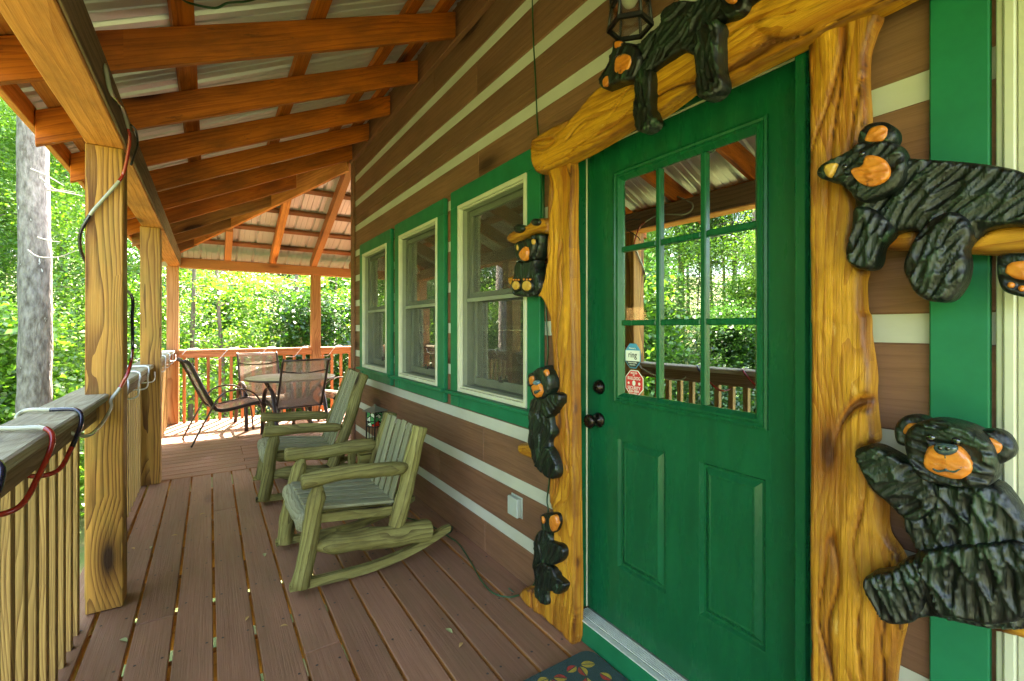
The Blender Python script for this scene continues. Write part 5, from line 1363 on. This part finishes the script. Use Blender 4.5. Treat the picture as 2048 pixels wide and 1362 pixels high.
# the big grey trunk beside the porch
bx, by = -1.63, 7.2
bt = thing('grey_tree', 'large grey barked tree trunk standing close beyond the side railing', 'tree', (bx, by, gz(bx, by)-.1))
P = [Vector((bx+.012*math.sin(z*1.3), by+.01*z, z)) for z in np.linspace(-2.6, 9, 90)]
vs, fs, _ = sweep(P, [(.158-.005*(p.z+2.6))*(1+.05*noise.noise(Vector((0, 0, p.z*2.2)))) for p in P], 48, wob=.09, seed=4)
add('trunk', mesh('t', vs, fs), M['barkgrey'], bt, smooth=True)
rs = np.random.RandomState(5)
for k in range(9):
    a = rs.uniform(0, 6.28); z = rs.uniform(4.6, 9); q = Vector((bx, by, z)); d = Vector((math.cos(a), math.sin(a), .5))
    if d.x > .2: d.x = -d.x
    tube('limb', [q, q+d*.7, q+d*1.5+Vector((0, 0, .1)), q+d*2.2], [.05, .035, .02, .01], M['bark'], bt, seg=6, k=3)
cent = [tuple(Vector((bx-.9, by+.6, 7.6))+Vector(rs.normal(0, 1, 3))*1.3) for _ in range(60)]
add('crown', leafmesh('crown', cent, 50, .12, .35, rs), M['leaf'], bt)
tw = [[(62, 338), (90, 350), (112, 362), (128, 372)], [(95, 380), (130, 385), (165, 392)], [(80, 355), (108, 378), (126, 381), (150, 385)], [(55, 500), (78, 514), (118, 514), (150, 502)], [(92, 290), (108, 305), (124, 320)], [(60, 240), (75, 262), (90, 275)], [(75, 475), (100, 482), (120, 484)]]
for i, ln in enumerate(tw):
    tube('dead_twig', [onY(u, v, by-.25-.1*j) for j, (u, v) in enumerate(ln)], [.009, .004], M['twig'], bt, seg=5, k=4)
# a leaning dead branch screen and slim trunks seen through the end opening
def slim(label, u, Y, r_, lean, seed):
    p = onY(u, 700, Y); rr = random.Random(seed)
    root = thing('slim_tree', label, 'tree', (p.x, Y, gz(p.x, Y)))
    z0 = gz(p.x, Y)-.1
    P = [Vector((p.x+lean*(z-1.3)+.06*noise.noise(Vector((z*.7, seed, 0))), Y, z)) for z in np.linspace(z0, 4.2, 24)]
    tube('trunk', P, [r_*1.2, r_, r_*.6], M['bark'], root, k=1, seg=8)
    cent = []
    for k in range(24):
        z = rr.uniform(-1.6, 2.7); a = rr.uniform(0, 6.28); q = Vector((p.x+lean*(z-1.3), Y, z)); L = rr.uniform(.6, 1.5)
        d = Vector((math.cos(a), math.sin(a)*.8, rr.uniform(-.1, .4)))
        tube('branch', [q, q+d*L*.4+Vector((0, 0, .05)), q+d*L*.75, q+d*L], [.018, .012, .007, .003], M['twig' if k % 3 == 0 else 'bark'], root, seg=5, k=3)
        for j in (.5, .75, 1., 1.1): cent.append(tuple(q+d*L*j))
    rs = np.random.RandomState(seed); add('crown', leafmesh('crown', cent, 26, .095, .17, rs), M['leaf3'] if seed % 2 else M['leaf'], root)
slim('slender forked tree with hanging bright leaves just beyond the end rail', 585, 12.6, .055, .06, 61)
slim('slim leaning sapling beyond the end rail left of the forked tree', 545, 13., .022, .22, 62)
slim('leafy maple sapling close behind the corner post', 440, 12.2, .04, -.05, 63)
slim('small leafy sapling beyond the rail near the cabin corner', 668, 12.8, .03, .05, 64)
slim('young leafy tree standing left of the corner post', 385, 12.5, .045, .02, 65)
# trees that would shade the sunlit end of the deck are taken out
sdv = Vector((math.sin(SUNAZ)*math.cos(SUNEL), math.cos(SUNAZ)*math.cos(SUNEL), math.sin(SUNEL)))
for _ in range(6):
    bpy.context.view_layer.update(); dg = bpy.context.evaluated_depsgraph_get(); kill = set()
    for x in np.arange(-.55, 2.2, .25):
        for y in np.arange(6.55, 8.1, .25):
            # start above the porch structure
            o_ = Vector((x, y, .02)); st_ = o_+sdv*((8.95-y)/sdv.y)
            for _k in range(3):
                ok, loc, nr, ix, ob, mx = sc.ray_cast(dg, st_, sdv, distance=80)
                if not ok: break
                rt = ob.parent or ob
                if rt.name.split('.')[0] in ('forest_tree', 'young_tree', 'leafy_shrub'): kill.add(rt.name)
                st_ = loc+sdv*.01
    if not kill: break
    for nme in kill:
        rt = bpy.data.objects[nme]
        for c in list(rt.children): bpy.data.objects.remove(c)
        bpy.data.objects.remove(rt)
# ------------------------------------------------------------------ LIGHT, SKY, CAMERA
w = bpy.data.worlds.new('World'); sc.world = w; w.use_nodes = True
nt = w.node_tree; sky = nt.nodes.new('ShaderNodeTexSky'); sky.sky_type = 'NISHITA'; sky.sun_disc = False
sky.sun_elevation = SUNEL; sky.sun_rotation = SUNAZ; sky.air_density = 1.; sky.dust_density = 2.; sky.ozone_density = 1.
bg = nt.nodes['Background']; nt.links.new(sky.outputs[0], bg.inputs[0]); bg.inputs[1].default_value = .15
sd_ = Vector((math.sin(SUNAZ)*math.cos(SUNEL), math.cos(SUNAZ)*math.cos(SUNEL), math.sin(SUNEL)))
sl = bpy.data.lights.new('sun', 'SUN'); sl.energy = 4.8; sl.angle = math.radians(.5); sl.color = (1., .94, .85)
so = bpy.data.objects.new('sun', sl); COL.objects.link(so); so.rotation_euler = (-sd_).to_track_quat('-Z', 'Y').to_euler()
cd = bpy.data.cameras.new('camera'); cam = bpy.data.objects.new('camera', cd); COL.objects.link(cam); sc.camera = cam
cam.location = (0, 0, H); cam.rotation_euler = (math.radians(90), 0, -TH)
cd.sensor_width = 36; cd.lens = F/2048*36; cd.shift_y = -(681-HY)/2048; cd.clip_start = .05; cd.clip_end = 500
sc.view_settings.view_transform = 'Standard'; sc.view_settings.look = 'None'; sc.view_settings.gamma = 1.; sc.view_settings.exposure = 4.0; sc.view_settings.use_white_balance = True; sc.view_settings.white_balance_temperature = 7400; sc.view_settings.white_balance_tint = 14.
sc.render.engine = 'CYCLES'
sc.cycles.max_bounces = 7; sc.cycles.diffuse_bounces = 4; sc.cycles.glossy_bounces = 4; sc.cycles.transparent_max_bounces = 16
sc.cycles.sample_clamp_indirect = 6.
sc.cycles.use_denoising = True; sc.cycles.denoiser = 'OPENIMAGEDENOISE'; sc.cycles.denoising_prefilter = 'NONE'
